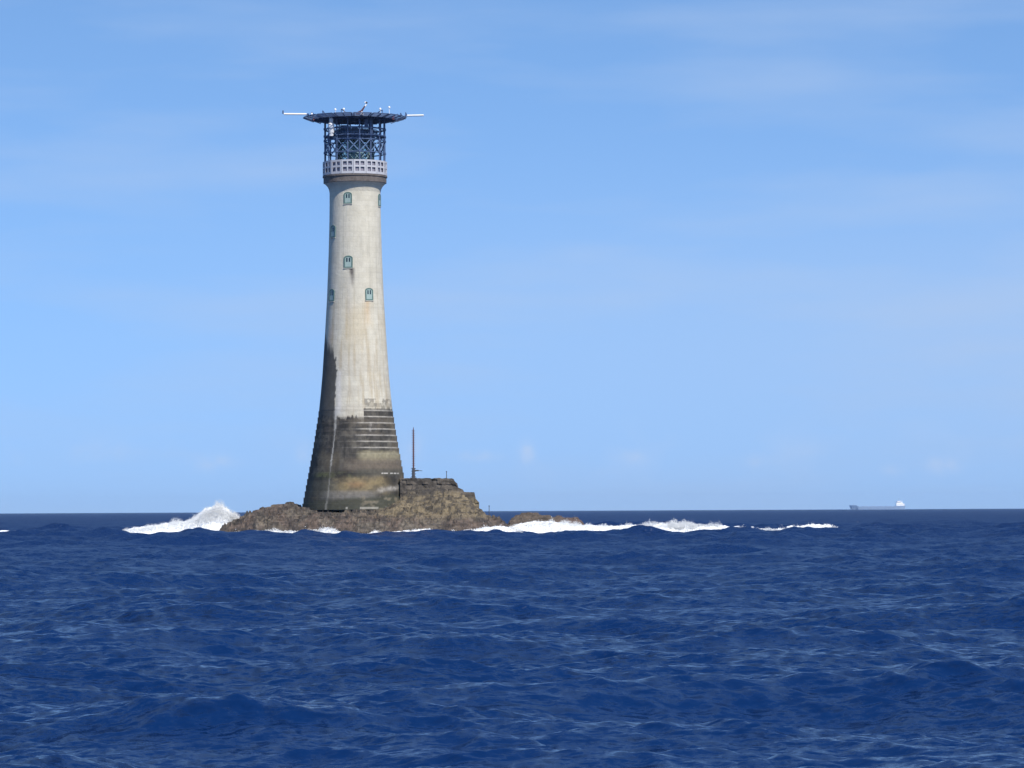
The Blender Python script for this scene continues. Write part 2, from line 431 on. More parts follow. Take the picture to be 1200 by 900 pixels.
# ------------------------------------------------------------------ materials
def vcol_mat(name, rough=0.9, bump=0.05, bscale=3.0, brick=None, varscale=2.5, var=0.3, fine=12.0, spots=None):
    m = bpy.data.materials.new(name); m.use_nodes = True
    t = m.node_tree; t.nodes.clear()
    out = N(t, 'ShaderNodeOutputMaterial'); p = N(t, 'ShaderNodeBsdfPrincipled'); p.inputs['Roughness'].default_value = rough
    p.inputs['IOR'].default_value = 1.4
    L(t, p.outputs[0], out.inputs[0])
    a = N(t, 'ShaderNodeAttribute', attribute_name='col')
    c = N(t, 'ShaderNodeTexCoord')
    n = N(t, 'ShaderNodeTexNoise'); n.inputs['Scale'].default_value = varscale; n.inputs['Detail'].default_value = 8; n.inputs['Roughness'].default_value = 0.65
    L(t, c.outputs['Object'], n.inputs['Vector'])
    mr = N(t, 'ShaderNodeMapRange'); mr.inputs[1].default_value = 0.3; mr.inputs[2].default_value = 0.7; mr.inputs[3].default_value = 1 - var; mr.inputs[4].default_value = 1 + var
    L(t, n.outputs['Fac'], mr.inputs[0])
    mx = N(t, 'ShaderNodeMix', data_type='RGBA', blend_type='MULTIPLY'); mx.inputs[0].default_value = 1
    L(t, a.outputs['Color'], mx.inputs[6]); L(t, mr.outputs[0], mx.inputs[7])
    last = mx.outputs[2]
    n2 = N(t, 'ShaderNodeTexNoise'); n2.inputs['Scale'].default_value = bscale; n2.inputs['Detail'].default_value = 7
    L(t, c.outputs['Object'], n2.inputs['Vector'])
    hgt = n2.outputs['Fac']
    if brick:
        uv = N(t, 'ShaderNodeUVMap', uv_map='UVMap')
        br = N(t, 'ShaderNodeTexBrick'); br.inputs['Scale'].default_value = 1.0
        br.inputs['Brick Width'].default_value = brick[0]; br.inputs['Row Height'].default_value = brick[1]
        br.inputs['Mortar Size'].default_value = brick[2]; br.inputs['Mortar Smooth'].default_value = 0.3
        br.inputs['Color1'].default_value = (1, 1, 1, 1); br.inputs['Color2'].default_value = (0.90, 0.89, 0.86, 1)
        br.inputs['Mortar'].default_value = (0.66, 0.64, 0.60, 1)
        L(t, uv.outputs[0], br.inputs['Vector'])
        m2 = N(t, 'ShaderNodeMix', data_type='RGBA', blend_type='MULTIPLY'); m2.inputs[0].default_value = brick[3]
        L(t, last, m2.inputs[6]); L(t, br.outputs['Color'], m2.inputs[7]); last = m2.outputs[2]
    if spots:
        n3 = N(t, 'ShaderNodeTexNoise'); n3.inputs['Roughness'].default_value = 0.7; n3.inputs['Scale'].default_value = spots[0]; n3.inputs['Detail'].default_value = 3
        L(t, c.outputs['Object'], n3.inputs['Vector'])
        r3 = N(t, 'ShaderNodeMapRange'); r3.inputs[1].default_value = spots[1]; r3.inputs[2].default_value = spots[1] + 0.08; r3.inputs[4].default_value = spots[3]
        L(t, n3.outputs['Fac'], r3.inputs[0])
        m3 = N(t, 'ShaderNodeMix', data_type='RGBA'); L(t, r3.outputs[0], m3.inputs[0]); L(t, last, m3.inputs[6]); m3.inputs[7].default_value = spots[2] + (1,)
        last = m3.outputs[2]
    L(t, last, p.inputs['Base Color'])
    b = N(t, 'ShaderNodeBump'); b.inputs['Distance'].default_value = bump; L(t, hgt, b.inputs['Height']); L(t, b.outputs[0], p.inputs['Normal'])
    return m
M_STONE = vcol_mat('weathered_granite', 0.9, 0.03, 4.0, brick=(1.25, 0.62, 0.014, 0.6), var=0.07, varscale=1.4)
M_ROCK = vcol_mat('sea_rock', 0.85, 0.12, 3.5, varscale=2.2, var=0.45, spots=(4.0, 0.64, (0.27, 0.24, 0.21), 0.6))
M_PIER = vcol_mat('landing_masonry', 0.9, 0.08, 3.0, varscale=1.6, var=0.4)
M_STEEL = new_mat('painted_navy_steel', (0.062, 0.100, 0.195), 0.5, 0.0, 0.35)  # navy paint, lightened and blued to carry haze
M_STEEL2 = new_mat('blue_steel', (0.095, 0.16, 0.285), 0.5, 0.0, 0.3)
M_WHITE = new_mat('white_paint', (0.78, 0.78, 0.78), 0.5, 0, 0.06)
M_RAIL = new_mat('pale_panel_paint', (0.42, 0.43, 0.47), 0.6, 0, 0.12)
M_DARK = new_mat('dark_opening', (0.21, 0.205, 0.26), 0.7)
M_CONC = new_mat('stained_gallery_concrete', (0.12, 0.105, 0.098), 0.9, 0, 0.7, 1.6, 0.02, 8)
M_TEAL = new_mat('teal_shutter_paint', (0.085, 0.15, 0.135), 0.55, 0, 0.2)
M_TEALP = new_mat('pale_teal_paint', (0.27, 0.36, 0.34), 0.55, 0, 0.15)
M_PANE = new_mat('window_pane', (0.015, 0.03, 0.04), 0.15)
M_RUST = new_mat('rusty_red_iron', (0.085, 0.032, 0.035), 0.8, 0, 0.4)
M_IRON = new_mat('dark_iron', (0.05, 0.05, 0.06), 0.7, 0, 0.3)
M_ORANGE = new_mat('orange_paint', (0.36, 0.13, 0.11), 0.6)
M_GREY = new_mat('grey_paint', (0.30, 0.30, 0.33), 0.6)
M_FOAM = new_mat('sea_foam', (0.90, 0.92, 0.93), 0.9, 0, 0.03)
def glass_mat():
    m = bpy.data.materials.new('lantern_glass'); m.use_nodes = True
    t = m.node_tree; t.nodes.clear()
    out = N(t, 'ShaderNodeOutputMaterial')
    g = N(t, 'ShaderNodeBsdfGlossy'); g.inputs['Roughness'].default_value = 0.05; g.inputs['Color'].default_value = (0.8, 0.9, 0.9, 1)
    tr = N(t, 'ShaderNodeBsdfTransparent'); tr.inputs['Color'].default_value = (0.78, 0.90, 0.90, 1)
    fr = N(t, 'ShaderNodeFresnel'); fr.inputs['IOR'].default_value = 1.5
    mx = N(t, 'ShaderNodeMixShader'); L(t, fr.outputs[0], mx.inputs[0]); L(t, tr.outputs[0], mx.inputs[1]); L(t, g.outputs[0], mx.inputs[2])
    L(t, mx.outputs[0], out.inputs[0])
    return m
M_GLASS = glass_mat()

def foam_mat():
    m = bpy.data.materials.new('surf_foam'); m.use_nodes = True
    t = m.node_tree; t.nodes.clear()
    out = N(t, 'ShaderNodeOutputMaterial'); d = N(t, 'ShaderNodeBsdfDiffuse'); r = N(t, 'ShaderNodeBsdfTranslucent')
    c = N(t, 'ShaderNodeTexCoord'); n = N(t, 'ShaderNodeTexNoise'); n.inputs['Scale'].default_value = 1.2; n.inputs['Detail'].default_value = 6
    L(t, c.outputs['Object'], n.inputs['Vector'])
    mx = N(t, 'ShaderNodeMix', data_type='RGBA'); L(t, n.outputs['Fac'], mx.inputs[0]); mx.inputs[6].default_value = (0.88, 0.91, 0.93, 1); mx.inputs[7].default_value = (0.95, 0.96, 0.96, 1)
    L(t, mx.outputs[2], d.inputs['Color']); L(t, mx.outputs[2], r.inputs['Color'])
    ms = N(t, 'ShaderNodeMixShader'); ms.inputs[0].default_value = 0.2; L(t, d.outputs[0], ms.inputs[1]); L(t, r.outputs[0], ms.inputs[2]); L(t, ms.outputs[0], out.inputs[0])
    return m
M_FOAM = foam_mat()
# ------------------------------------------------------------------ ROCK ISLET
TC = at(417.3, 598)                  # tower axis at its foot
TX, TY = TC.x, 450.0
def zy(py, px=417.0, Y=450.0): return at(px, py, Y).z
def heightfield(name, x0, x1, y0, y1, step, fn, mat, colfn):
    xs = np.arange(x0, x1 + step, step); ys = np.arange(y0, y1 + step, step)
    XX, YY = np.meshgrid(xs, ys, indexing='ij')
    x = XX.ravel(); y = YY.ravel()
    z = fn(x, y)
    v = np.stack([x, y, z], -1)
    # sideways crumple so that cliffs are not a pure height field
    a = 0.35
    v[:, 0] += a * (fbm(x * 1.1, y * 1.1, z * 1.1, 41, 3) - 0.5)
    v[:, 1] += 1.6 * a * (fbm(x * 1.1, y * 1.1, z * 1.3, 43, 3) - 0.5)
    f = grid_faces(len(xs), len(ys))
    fz = z[f].max(1)
    f = f[fz > -1.0]
    me = mesh_from_arrays(name, v, f, smooth=False)
    add_color(me, 'col', colfn(v[:, 0], v[:, 1], v[:, 2]))
    return link_mesh(name, me, mat)
# skyline of the islet, photo px -> height
sky_pts = [(256, 626), (259, 618), (262, 609), (268, 603), (276, 599), (290, 595), (304, 592), (320, 593), (335, 592.5), (348, 593), (352, 597),
           (362, 599), (400, 599), (450, 596), (468, 588), (476, 577), (484, 569), (500, 566), (520, 567), (532, 571), (541, 576), (548, 578), (556, 582),
           (561, 591), (566, 594), (576, 596), (586, 598), (594, 602), (599, 608), (604, 616), (609, 627)]
sk_x = np.array([at(p, q).x for p, q in sky_pts]); sk_z = np.array([at(p, q).z for p, q in sky_pts])
def rock_z(x, y):
    top = np.interp(x, sk_x, sk_z)
    d = -rock_sdf(x, y)                              # distance inside the waterline
    front = (y < 452)
    # front slope: low shelf in front of the tower, then the top
    ramp = sstep(-0.5, 5.5, d)
    prof = 0.52 * sstep(-0.6, 2.2, d) + 0.48 * sstep(1.2, 8.0 + 1.5 * fbm(x * 0.3, 0 * x, 0, 3, 2), d)
    # high mass below the landing reaches its height further back
    hi = np.clip((top - 3.2) / 3.5, 0, 1)
    shelf = 3.0 * (0.5 * sstep(-0.6, 2.0, d) + 0.5 * sstep(1.5, 6.5, d))
    high = shelf + np.clip(top - 3.0, 0, 9) * sstep(5.0, 11.5, y - 437)
    z = np.where(top > 3.2, high * hi + top * prof * (1 - hi), top * prof)
    z = np.where(y > 457, z * sstep(470, 458, y), z)
    rough = (ridge(x * 0.42, y * 0.55, 0, 9, 5, 0.6) - 0.58) * 2.1 + (ridge(x * 1.3, y * 1.3, z * 0.5, 77, 4, 0.65) - 0.5) * 1.5
    # terraces: joints of the rock
    amp = sstep(-1.0, 1.5, d) * np.where(np.hypot(x - TX, y - TY) < 7.0, 0.25, 1.0)
    amp = amp * np.where(y > 444, 0.42, 0.85)
    z = z + rough * amp * 0.85
    z = z - 1.5 * sstep(0.5, -2.0, d)
    zq = np.round(z / 0.35 + 0.6 * (vnoise(x * 0.7, y * 0.7, 0, 51) - 0.5)) * 0.35
    z = z * 0.42 + zq * 0.58
    return z
def rock_col(x, y, z):
    n = fbm(x * 0.5, y * 0.5, z * 0.8, 61, 5, 0.6)[:, None]; n2 = fbm(x * 2.2, y * 2.2, z * 2.2, 63, 4, 0.6)[:, None]
    red = np.array([0.102, 0.076, 0.060]); tan = np.array([0.160, 0.128, 0.080]); dark = np.array([0.030, 0.027, 0.025]); grey = np.array([0.122, 0.103, 0.080])
    c = red[None] * (0.25 + 1.5 * n2)
    c = c * (1 - sstep(0.45, 0.65, n)) + grey[None] * sstep(0.45, 0.65, n) * (0.2 + 1.6 * n2)
    # yellow weathering on the upper right part
    k = sstep(-19.5, -14.0, x + 3 * (n[:, 0] - 0.5)) * sstep(1.7, 2.8, z + 1.4 * (n[:, 0] - 0.5)) * sstep(3.0, -3.0, x)
    k = np.maximum(k, 0.45 * sstep(2.3, 2.9, z + (n[:, 0] - 0.5)) * sstep(-24, -19, x) * sstep(-5, -9, x))[:, None]
    c = c * (1 - k) + tan[None] * (0.7 + 0.6 * n2) * k
    # black growth high by the landing; darker blotches round the tower foot
    k = (sstep(4.6, 5.6, z + 1.6 * (n[:, 0] - 0.5)) * 0.8)[:, None]
    c = c * (1 - k) + dark[None] * 1.5 * k
    k = (sstep(8.8, 7.0, np.hypot(x - TX, y - TY)) * sstep(0.35, 0.6, n2[:, 0]) * sstep(1.8, 2.6, z) * 0.9)[:, None]
    c = c * (1 - k) + dark[None] * k
    # crevice shade painted into the colour as scattered dark cracks
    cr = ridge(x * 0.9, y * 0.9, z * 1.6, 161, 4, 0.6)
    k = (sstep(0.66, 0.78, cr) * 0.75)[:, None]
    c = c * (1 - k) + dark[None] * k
    # wet band above the water
    k = (sstep(1.1, 0.4, z + 0.8 * (n[:, 0] - 0.5)) * 0.45)[:, None]
    c = c * (1 - k) + dark[None] * 1.2 * k
    return c
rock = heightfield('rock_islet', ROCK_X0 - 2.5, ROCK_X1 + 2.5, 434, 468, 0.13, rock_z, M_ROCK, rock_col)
tag(rock, 'low jagged reddish brown rock islet that carries the lighthouse', 'rock')

# low reef beyond the right end
rf_pts = [(590, 628), (597, 612), (606, 606), (612, 603), (622, 602.5), (631, 604), (636, 608), (643, 606.5), (655, 607), (661, 610), (667, 609), (676, 608.5), (681, 612), (688, 622), (692, 630)]
rf_x = np.array([at(p, q, 453).x for p, q in rf_pts]); rf_z = np.array([at(p, q, 453).z for p, q in rf_pts])
def reef_z(x, y):
    top = np.interp(x, rf_x, rf_z)
    c = 454 + 0.8 * np.sin(x)
    prof = np.clip(1 - ((y - c) / (4.2)) ** 2, -0.6, 1)
    z = top * prof + (ridge(x * 0.6, y * 0.7, 0, 15, 4, 0.55) - 0.5) * 0.9
    zq = np.round(z / 0.3) * 0.3
    return z * 0.5 + zq * 0.5
def reef_col(x, y, z):
    n2 = fbm(x * 1.6, y * 1.6, z * 1.6, 64, 4, 0.6)[:, None]
    c = np.array([0.085, 0.067, 0.052])[None] * (0.5 + n2)
    k = (sstep(4, 7, x) * 0.4)[:, None]
    return c * (1 - k) + np.array([0.09, 0.05, 0.045])[None] * k
reef = heightfield('reef_rock', rf_x[0] - 0.5, rf_x[-1] + 0.5, 447, 461, 0.13, reef_z, M_ROCK, reef_col)
tag(reef, 'low wet reef rocks showing behind the surf right of the islet', 'rock')

# ------------------------------------------------------------------ LANDING
def landing():
    # masonry landing: outline in the picture plane, several metres deep, surfaces broken up
    zt = zy(560.8, 500)
    xl = at(470, 561).x; xr = at(531, 561).x
    top = [(xl, zt), (xr, zt), (at(534, 566).x, at(534, 567).z), (at(538, 571).x, at(538, 571.5).z), (at(543, 575).x, at(543, 575).z),
           (at(547, 577).x, at(547, 577.2).z), (at(556, 577).x, at(556, 577.2).z), (at(559, 585).x, at(559, 585).z), (at(562, 592).x, at(562, 593).z)]
    tx = np.array([p[0] for p in top]); tz = np.array([p[1] for p in top])
    xs = np.arange(xl, tx[-1], 0.14); n = len(xs)
    zs_u = np.linspace(0, 1, 44)
    yf, yb = 446.6, 453.5
    XX, UU = np.meshgrid(xs, zs_u, indexing='ij')
    T = np.interp(XX, tx, tz)
    st = np.round(XX / 0.7) * 0.7
    T = np.where(XX > xr + 0.1, T * 0.45 + np.interp(st, tx, tz) * 0.55, T)
    zb = 1.0
    Z = zb + (T - zb) * UU
    row = np.floor(Z / 0.55); blk = np.floor((XX + 0.6 * (row % 2)) / 1.2)
    off = 0.22 * (_hash(blk, row, 0 * row, 3) - 0.5)
    Yf = yf + off + 0.35 * (fbm(XX * 1.2, Z * 1.2, 0, 8, 4) - 0.5) - 0.9 * (1 - UU) ** 1.3
    rough = 0.16 * (fbm(XX * 2.5, 0 * XX, 0, 19, 3) - 0.5)
    Z = Z + rough * UU
    front = np.stack([XX, Yf, Z], -1)
    back = np.stack([XX, np.full_like(XX, yb) + off, Z], -1)
    m = len(zs_u)
    # loop: front bottom->top, several rows over the top, back top->bottom
    k = 12
    tops = []
    for i in range(1, k):
        u = i / k
        P = front[:, -1] * (1 - u) + back[:, -1] * u
        P = P.copy(); P[:, 2] += 0.05 * (vnoise(P[:, 0] * 2, P[:, 1] * 2, 0, 4) - 0.5)
        tops.append(P)
    allp = np.concatenate([front, np.stack(tops, 1), back[:, ::-1]], 1)
    nr, nc = allp.shape[:2]
    v = allp.reshape(-1, 3)
    f = [tuple(q) for q in grid_faces(nr, nc)[:, ::-1]]
    me = bpy.data.meshes.new('stone_landing')
    f.append(tuple(range(0, nc))); f.append(tuple(reversed(range((nr - 1) * nc, nr * nc))))
    me.from_pydata([tuple(p) for p in v], [], f); me.update()
    x, y, z = v[:, 0], v[:, 1], v[:, 2]
    nn = fbm(x * 0.9, y, z * 0.9, 71, 5, 0.6)[:, None]; n2 = fbm(x * 3, y * 3, z * 3, 73, 3)[:, None]
    c = np.array([0.115, 0.098, 0.08])[None] * (0.6 + 0.8 * n2)
    kk = sstep(0.42, 0.58, nn[:, 0])[:, None] * 0.8
    c = c * (1 - kk) + np.array([0.034, 0.030, 0.026])[None] * kk
    kk = (sstep(5.0, 4.0, z + (nn[:, 0] - 0.5) * 2) * sstep(-13.3, -12.0, x) * 0.8)[:, None]
    c = c * (1 - kk) + np.array([0.14, 0.115, 0.07])[None] * kk * (0.7 + 0.6 * n2)
    add_color(me, 'col', c)
    o = link_mesh('stone_landing', me, M_PIER)
    tag(o, 'raised flat-topped masonry landing with a broken right end beside the tower foot', 'landing')
    return zt
Z_LAND = landing()

# ------------------------------------------------------------------ LIGHTHOUSE
lh = empty('lighthouse', (TX, TY, zy(598)))
tag(lh, 'tall tapering granite lighthouse with algae-stained foot and steel helideck on top', 'lighthouse')
Z0 = zy(598)
def zl(py): return zy(py) - Z0         # height above the tower foot, local
prof_y = [603, 597, 592, 585, 560, 545, 530, 505, 482, 460, 440, 400, 350, 300, 260, 240, 226, 222, 219, 216.5, 215.4]
prof_r = [64.5, 63.3, 62.4, 61.0, 56.3, 53.6, 50.7, 46.5, 43.1, 40.8, 39.0, 36.3, 33.3, 31.3, 30.2, 29.9, 29.9, 30.8, 32.3, 34.6, 36.2]
pz = np.array([zl(y) for y in prof_y]); pr = np.array(prof_r) * SC
def r_at(z): return np.interp(z, pz, pr)
def shaft():
    rows = []
    course = 7.2; y = 482.0
    zrows = []
    # stepped courses from the bottom upwards
    edges = [482 + course * k for k in range(17)][::-1]
    for a, b in zip(edges[:-1], edges[1:]):
        za, zb = zl(a), zl(b)
        r = (float(r_at(za)) + float(r_at(zb))) / 2 + 0.02
        r_next = r - (float(r_at(za)) - float(r_at(zb)))
        for k in range(7):
            u = k / 6
            rows.append((r - 0.012 * u, za + (zb - za) * (0.004 + 0.99 * u)))
        rows.append((r - 0.03, zb - (zb - za) * 0.001))
        rows.append((r - 0.10, zb))
    z = zl(482) + 0.05; ztop = zl(226)
    while z < ztop:
        rows.append((float(r_at(z)), z)); z += 0.13
    for u in np.linspace(0, 1, 16):
        zz = zl(226) + (zl(215.4) - zl(226)) * u
        rows.append((float(r_at(zz)), zz))
    rows = np.array(rows)
    n = 480
    th = np.linspace(-math.pi, math.pi, n, endpoint=False)     # 0 faces the viewer, + to the right
    RRR, A = np.meshgrid(rows[:, 0], th, indexing='ij'); ZZ = np.repeat(rows[:, 1][:, None], n, 1)
    # small unevenness of the old masonry
    low = sstep(zl(470), zl(500), ZZ)
    RRR = RRR + low * 0.05 * (fbm(A * 14, ZZ * 1.3, 0, 2, 3) - 0.5)
    v = np.stack([RRR * np.sin(A), -RRR * np.cos(A), ZZ], -1).reshape(-1, 3)
    f = grid_faces(len(rows), n, wrap=True)
    me = mesh_from_arrays('tower_shaft', v, f)
    me.set_sharp_from_angle(angle=math.radians(40))
    # uv for the masonry courses
    uvl = me.uv_layers.new(name='UVMap')
    li = f.ravel()
    ai = (li % n); ri = li // n
    u = (ai / n) * 2 * math.pi * 4.0
    fl = f.copy(); seam = (f[:, 1] % n == 0)
    uq = (f % n) / n * 2 * math.pi * 4.0
    uq[seam, 1] = 2 * math.pi * 4.0; uq[seam, 2] = 2 * math.pi * 4.0
    vq = ZZ[:, 0][f // n]
    uvl.data.foreach_set('uv', np.stack([uq.ravel(), vq.ravel()], -1).astype(np.float32).ravel())
    # colour: clean granite above, dark growth and weather stains below
    ang = np.degrees(A).ravel(); z = ZZ.ravel(); r = RRR.ravel()
    # height expressed as photo row
    ytab = np.arange(200, 620, 2.0); ztab = np.array([zl(q) for q in ytab])
    y = np.interp(z, ztab[::-1], ytab[::-1])
    arc = A.ravel() * 4.5
    big = fbm(arc * 0.35, z * 0.18, 0, 31, 4); med = fbm(arc * 1.2, z * 0.9, 0, 33, 5, 0.55); streak = fbm(arc * 2.6, z * 0.22, 0, 35, 4, 0.6)
    fine = fbm(arc * 5, z * 4, 0, 37, 3); hstreak = fbm(arc * 0.35, z * 2.4, 0, 39, 4, 0.55)
    C = np.empty((len(z), 3)); C[:] = (0.53, 0.505, 0.425)
    C *= (0.90 + 0.20 * med)[:, None]
    C *= (1 - 0.10 * sstep(0.52, 0.72, streak) * sstep(228, 300, y))[:, None]
    def mixin(k, rgb, vary=0.25):
        nonlocal C
        k = np.clip(k, 0, 1)[:, None]
        C = C * (1 - k) + np.array(rgb)[None] * (1 - vary + 2 * vary * fine[:, None]) * k
    # yellowish and grey weathering from mid height down
    mixin(sstep(325, 385, y) * sstep(0.40, 0.68, streak) * 0.75, (0.42, 0.36, 0.26), 0.1)
    mixin(sstep(345, 370, y) * sstep(440, 380, y) * sstep(0.40, 0.7, big) * 0.5, (0.50, 0.42, 0.28), 0.1)
    mixin(sstep(380, 450, y) * sstep(0.40, 0.65, hstreak) * 0.35, (0.38, 0.35, 0.30), 0.1)
    mixin(np.exp(-((ang - 27) / 6) ** 2) * sstep(350, 357, y) * sstep(388, 362, y) * 0.55 * (0.5 + med), (0.50, 0.33, 0.16), 0.1)
    mixin(np.exp(-((ang + 52) / 9) ** 2) * sstep(378, 392, y) * sstep(410, 400, y) * 0.35, (0.45, 0.28, 0.16), 0.1)
    # run below the second window
    mixin(np.exp(-((ang + 5.5 - 0.12 * (y - 316)) / (6.0 - 0.15 * (y - 316).clip(0, 25))) ** 2) * sstep(314.5, 317, y) * sstep(343, 324, y) * 0.95 * (0.5 + med), (0.12, 0.11, 0.10))
    mixin(np.exp(-((ang + 9) / 5) ** 2) * sstep(318, 330, y) * sstep(395, 345, y) * 0.4 * streak * 1.5, (0.36, 0.34, 0.32))
    # joints: one full ring, short ledger lines and a vertical seam
    mixin(np.exp(-((y - 361.3) / 0.5) ** 2) * 0.45, (0.25, 0.23, 0.2))
    mixin(np.exp(-((y - 277) / 0.5) ** 2) * sstep(-70, -60, ang) * sstep(-22, -26, ang) * 0.4, (0.3, 0.28, 0.25))
    mixin(np.exp(-((y - 351.3) / 0.5) ** 2) * sstep(-70, -60, ang) * sstep(-22, -26, ang) * 0.4, (0.3, 0.28, 0.25))
    mixin(np.exp(-((ang + 24) / 0.7) ** 2) * sstep(240, 244, y) * sstep(365, 358, y) * 0.35, (0.3, 0.3, 0.28))
    mixin(np.exp(-((ang + 17.5) / 0.7) ** 2) * sstep(228, 230, y) * sstep(262, 258, y) * 0.35, (0.3, 0.36, 0.34))
    mixin(np.exp(-((y - 320.5) / 0.45) ** 2) * sstep(30, 35, ang) * sstep(75, 70, ang) * 0.35, (0.3, 0.28, 0.25))
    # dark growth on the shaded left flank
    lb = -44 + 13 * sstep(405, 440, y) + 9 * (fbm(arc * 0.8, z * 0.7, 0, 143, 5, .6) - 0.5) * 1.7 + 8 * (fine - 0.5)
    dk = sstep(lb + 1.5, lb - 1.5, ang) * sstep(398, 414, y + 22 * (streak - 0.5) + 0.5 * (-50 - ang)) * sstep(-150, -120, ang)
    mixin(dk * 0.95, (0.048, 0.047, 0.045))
    # front growth with a ragged, courseline top
    step_q = np.floor((y - 482) / 7.2)
    colq = np.floor((ang + 40 * _hash(step_q, 0 * step_q, 0 * step_q, 5)) / 9)
    jit = (_hash(colq, step_q, 0 * colq, 9) - 0.5) * 3
    topb = np.where(ang > 14.5, 479.5, 489.5 + 6 * sstep(4, 14, ang) + 7 * (fbm(arc * 1.4, z * 0.3, 0, 141, 4) - 0.5)) + 2.5 * (med - 0.5) + jit * 0.3 + 10 * (fine - 0.5) * (ang < 14.5)
    topb = np.where(np.abs(ang) > 95, 430, topb)
    dk = sstep(topb - 0.6, topb + 0.8, y) * np.where(ang > -33, 1, 1)
    mixin(dk * 0.96, (0.050, 0.046, 0.041))
    part = sstep(468, 469, y) * sstep(482, 480, y) * sstep(15, 17, ang) * sstep(0.48, 0.56, fbm(arc * 2.2, z * 2.6, 0, 55, 4)) 
    mixin(part * 0.65, (0.13, 0.12, 0.10))
    band = (sstep(472.6, 473.6, y) * sstep(478.6, 477.6, y)) * sstep(16, 18, ang) * 0.5
    mixin(band, (0.22, 0.20, 0.16))
    # blotchy growth
    mixin(sstep(487, 493, y) * sstep(528, 500, y + 14 * (med - .5)) * sstep(-29, -25, ang) * sstep(60, 5, ang) * 0.75, (0.036, 0.034, 0.033))
    dz = sstep(topb - 1, topb + 2, y)
    bl = fbm(arc * 0.9, z * 1.1, 0, 131, 6, 0.65); dr = fbm(arc * 3.0, z * 0.35, 0, 133, 4, 0.6)
    C *= (1 - dz * (1 - (0.44 + 1.0 * sstep(0.30, 0.72, 0.6 * bl + 0.4 * dr))))[:, None]
    mixin(dz * sstep(0.56, 0.66, bl) * 0.4, (0.15, 0.135, 0.105))
    yw = y + 7 * (fbm(arc * 0.6, z * 0.6, 0, 135, 4) - 0.5)
    # inside the dark zone: browns, olives, tans
    z1 = sstep(488, 494, y)
    mixin(z1 * sstep(0.50, 0.68, big) * 0.6, (0.15, 0.125, 0.085))
    mixin(z1 * sstep(535, 512, y) * sstep(0.5, 0.62, hstreak) * 0.4, (0.14, 0.12, 0.095))
    mixin(sstep(20, 24, ang) * sstep(495, 497, y) * sstep(508, 505, y) * sstep(0.5, 0.66, fbm(arc * 1.2, z * 1.2, 0, 57, 4)) * sstep(60, 50, ang) * 0.8, (0.30, 0.28, 0.25))
    mixin(sstep(0, 12, ang) * sstep(527, 532, y + 5 * (med - .5)) * sstep(546, 538, y) * (0.35 + 0.65 * sstep(0.35, 0.6, hstreak)), (0.25, 0.225, 0.15))
    mixin(sstep(-25, 5, ang) * sstep(534, 542, y) * sstep(556, 550, y) * 0.75, (0.155, 0.128, 0.10))
    mixin(sstep(551, 555, yw) * sstep(563, 557, yw) * sstep(0.3, 0.55, bl) * sstep(-65, -45, ang) * sstep(20, -5, ang) * (0.2 + 0.8 * hstreak), (0.115, 0.122, 0.05))
    mixin(sstep(549, 551, y) * sstep(559, 556, y) * sstep(-5, 10, ang) * 0.65, (0.07, 0.068, 0.055))
    tz = sstep(556, 563, yw) * sstep(584, 575, yw) * sstep(-36, -8, ang + 14 * (bl - .5)) * sstep(54, 32, ang + 16 * (med - .5)) * (0.45 + 0.55 * sstep(0.35, 0.6, bl))
    mixin(tz * 0.9, (0.235, 0.185, 0.10))
    mixin(np.exp(-((ang - 3) / 10) ** 2 - ((y - 568) / 3.5) ** 2) * 0.7, (0.30, 0.19, 0.10))
    mixin(sstep(560, 566, y) * sstep(586, 578, y) * sstep(-80, -60, ang) * sstep(-12, -30, ang) * 0.5, (0.12, 0.115, 0.085))
    mixin(sstep(573, 578, y) * sstep(588, 583, y) * sstep(-50, -20, ang) * sstep(35, 15, ang) * 0.7, (0.19, 0.18, 0.165))
    # splash of pale grey rising to the right
    mixin(np.exp(-(((y - (577 - 0.14 * (ang - 20)) + 3 * (med - .5)) / 2.6) ** 2)) * sstep(22, 32, ang) * sstep(80, 66, ang) * 0.75 * (0.4 + fine), (0.38, 0.36, 0.33))
    # black foot
    mixin(sstep(582, 588, y + 9 * (bl - .5) + 0.12 * (ang.clip(0, 60)) ) * 0.88, (0.06, 0.062, 0.045))
    mixin(sstep(580, 584, y) * sstep(0.5, 0.65, fbm(arc * 2.5, z * 3, 0, 58, 4)) * sstep(5, 12, ang) * 0.6, (0.22, 0.19, 0.14))
    # pale crust on the ledges, with the light they catch painted in
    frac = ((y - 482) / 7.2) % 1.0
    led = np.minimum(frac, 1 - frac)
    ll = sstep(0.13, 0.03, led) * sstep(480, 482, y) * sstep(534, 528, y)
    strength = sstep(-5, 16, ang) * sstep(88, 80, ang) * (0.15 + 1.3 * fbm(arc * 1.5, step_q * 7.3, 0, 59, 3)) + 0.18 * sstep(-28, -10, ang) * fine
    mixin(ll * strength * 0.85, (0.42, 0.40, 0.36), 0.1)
    dash = (vnoise(arc * 6.5, 0 * arc, 0, 88) > 0.45)  # row of sunlit dots painted into the colour
    mixin(0.8 * sstep(554.8, 555.1, y) * sstep(556.3, 556.0, y) * dash * sstep(30, 34, ang) * sstep(70, 62, ang), (0.6, 0.58, 0.54), 0.1)
    mixin(sstep(594.2, 594.6, y) * sstep(596.6, 596.0, y) * (vnoise(arc * 5, 0 * arc, 0, 89) > 0.5) * sstep(-12, -8, ang) * sstep(40, 34, ang) * 0.6, (0.45, 0.43, 0.38), 0.1)
    # lime run down the left front
    wl = -31.5 + 3.0 * sstep(450, 485, y) - 2.5 * sstep(500, 545, y) + 2.6 * (vnoise(z * 0.45, 0 * z, 0, 91) - 0.5)
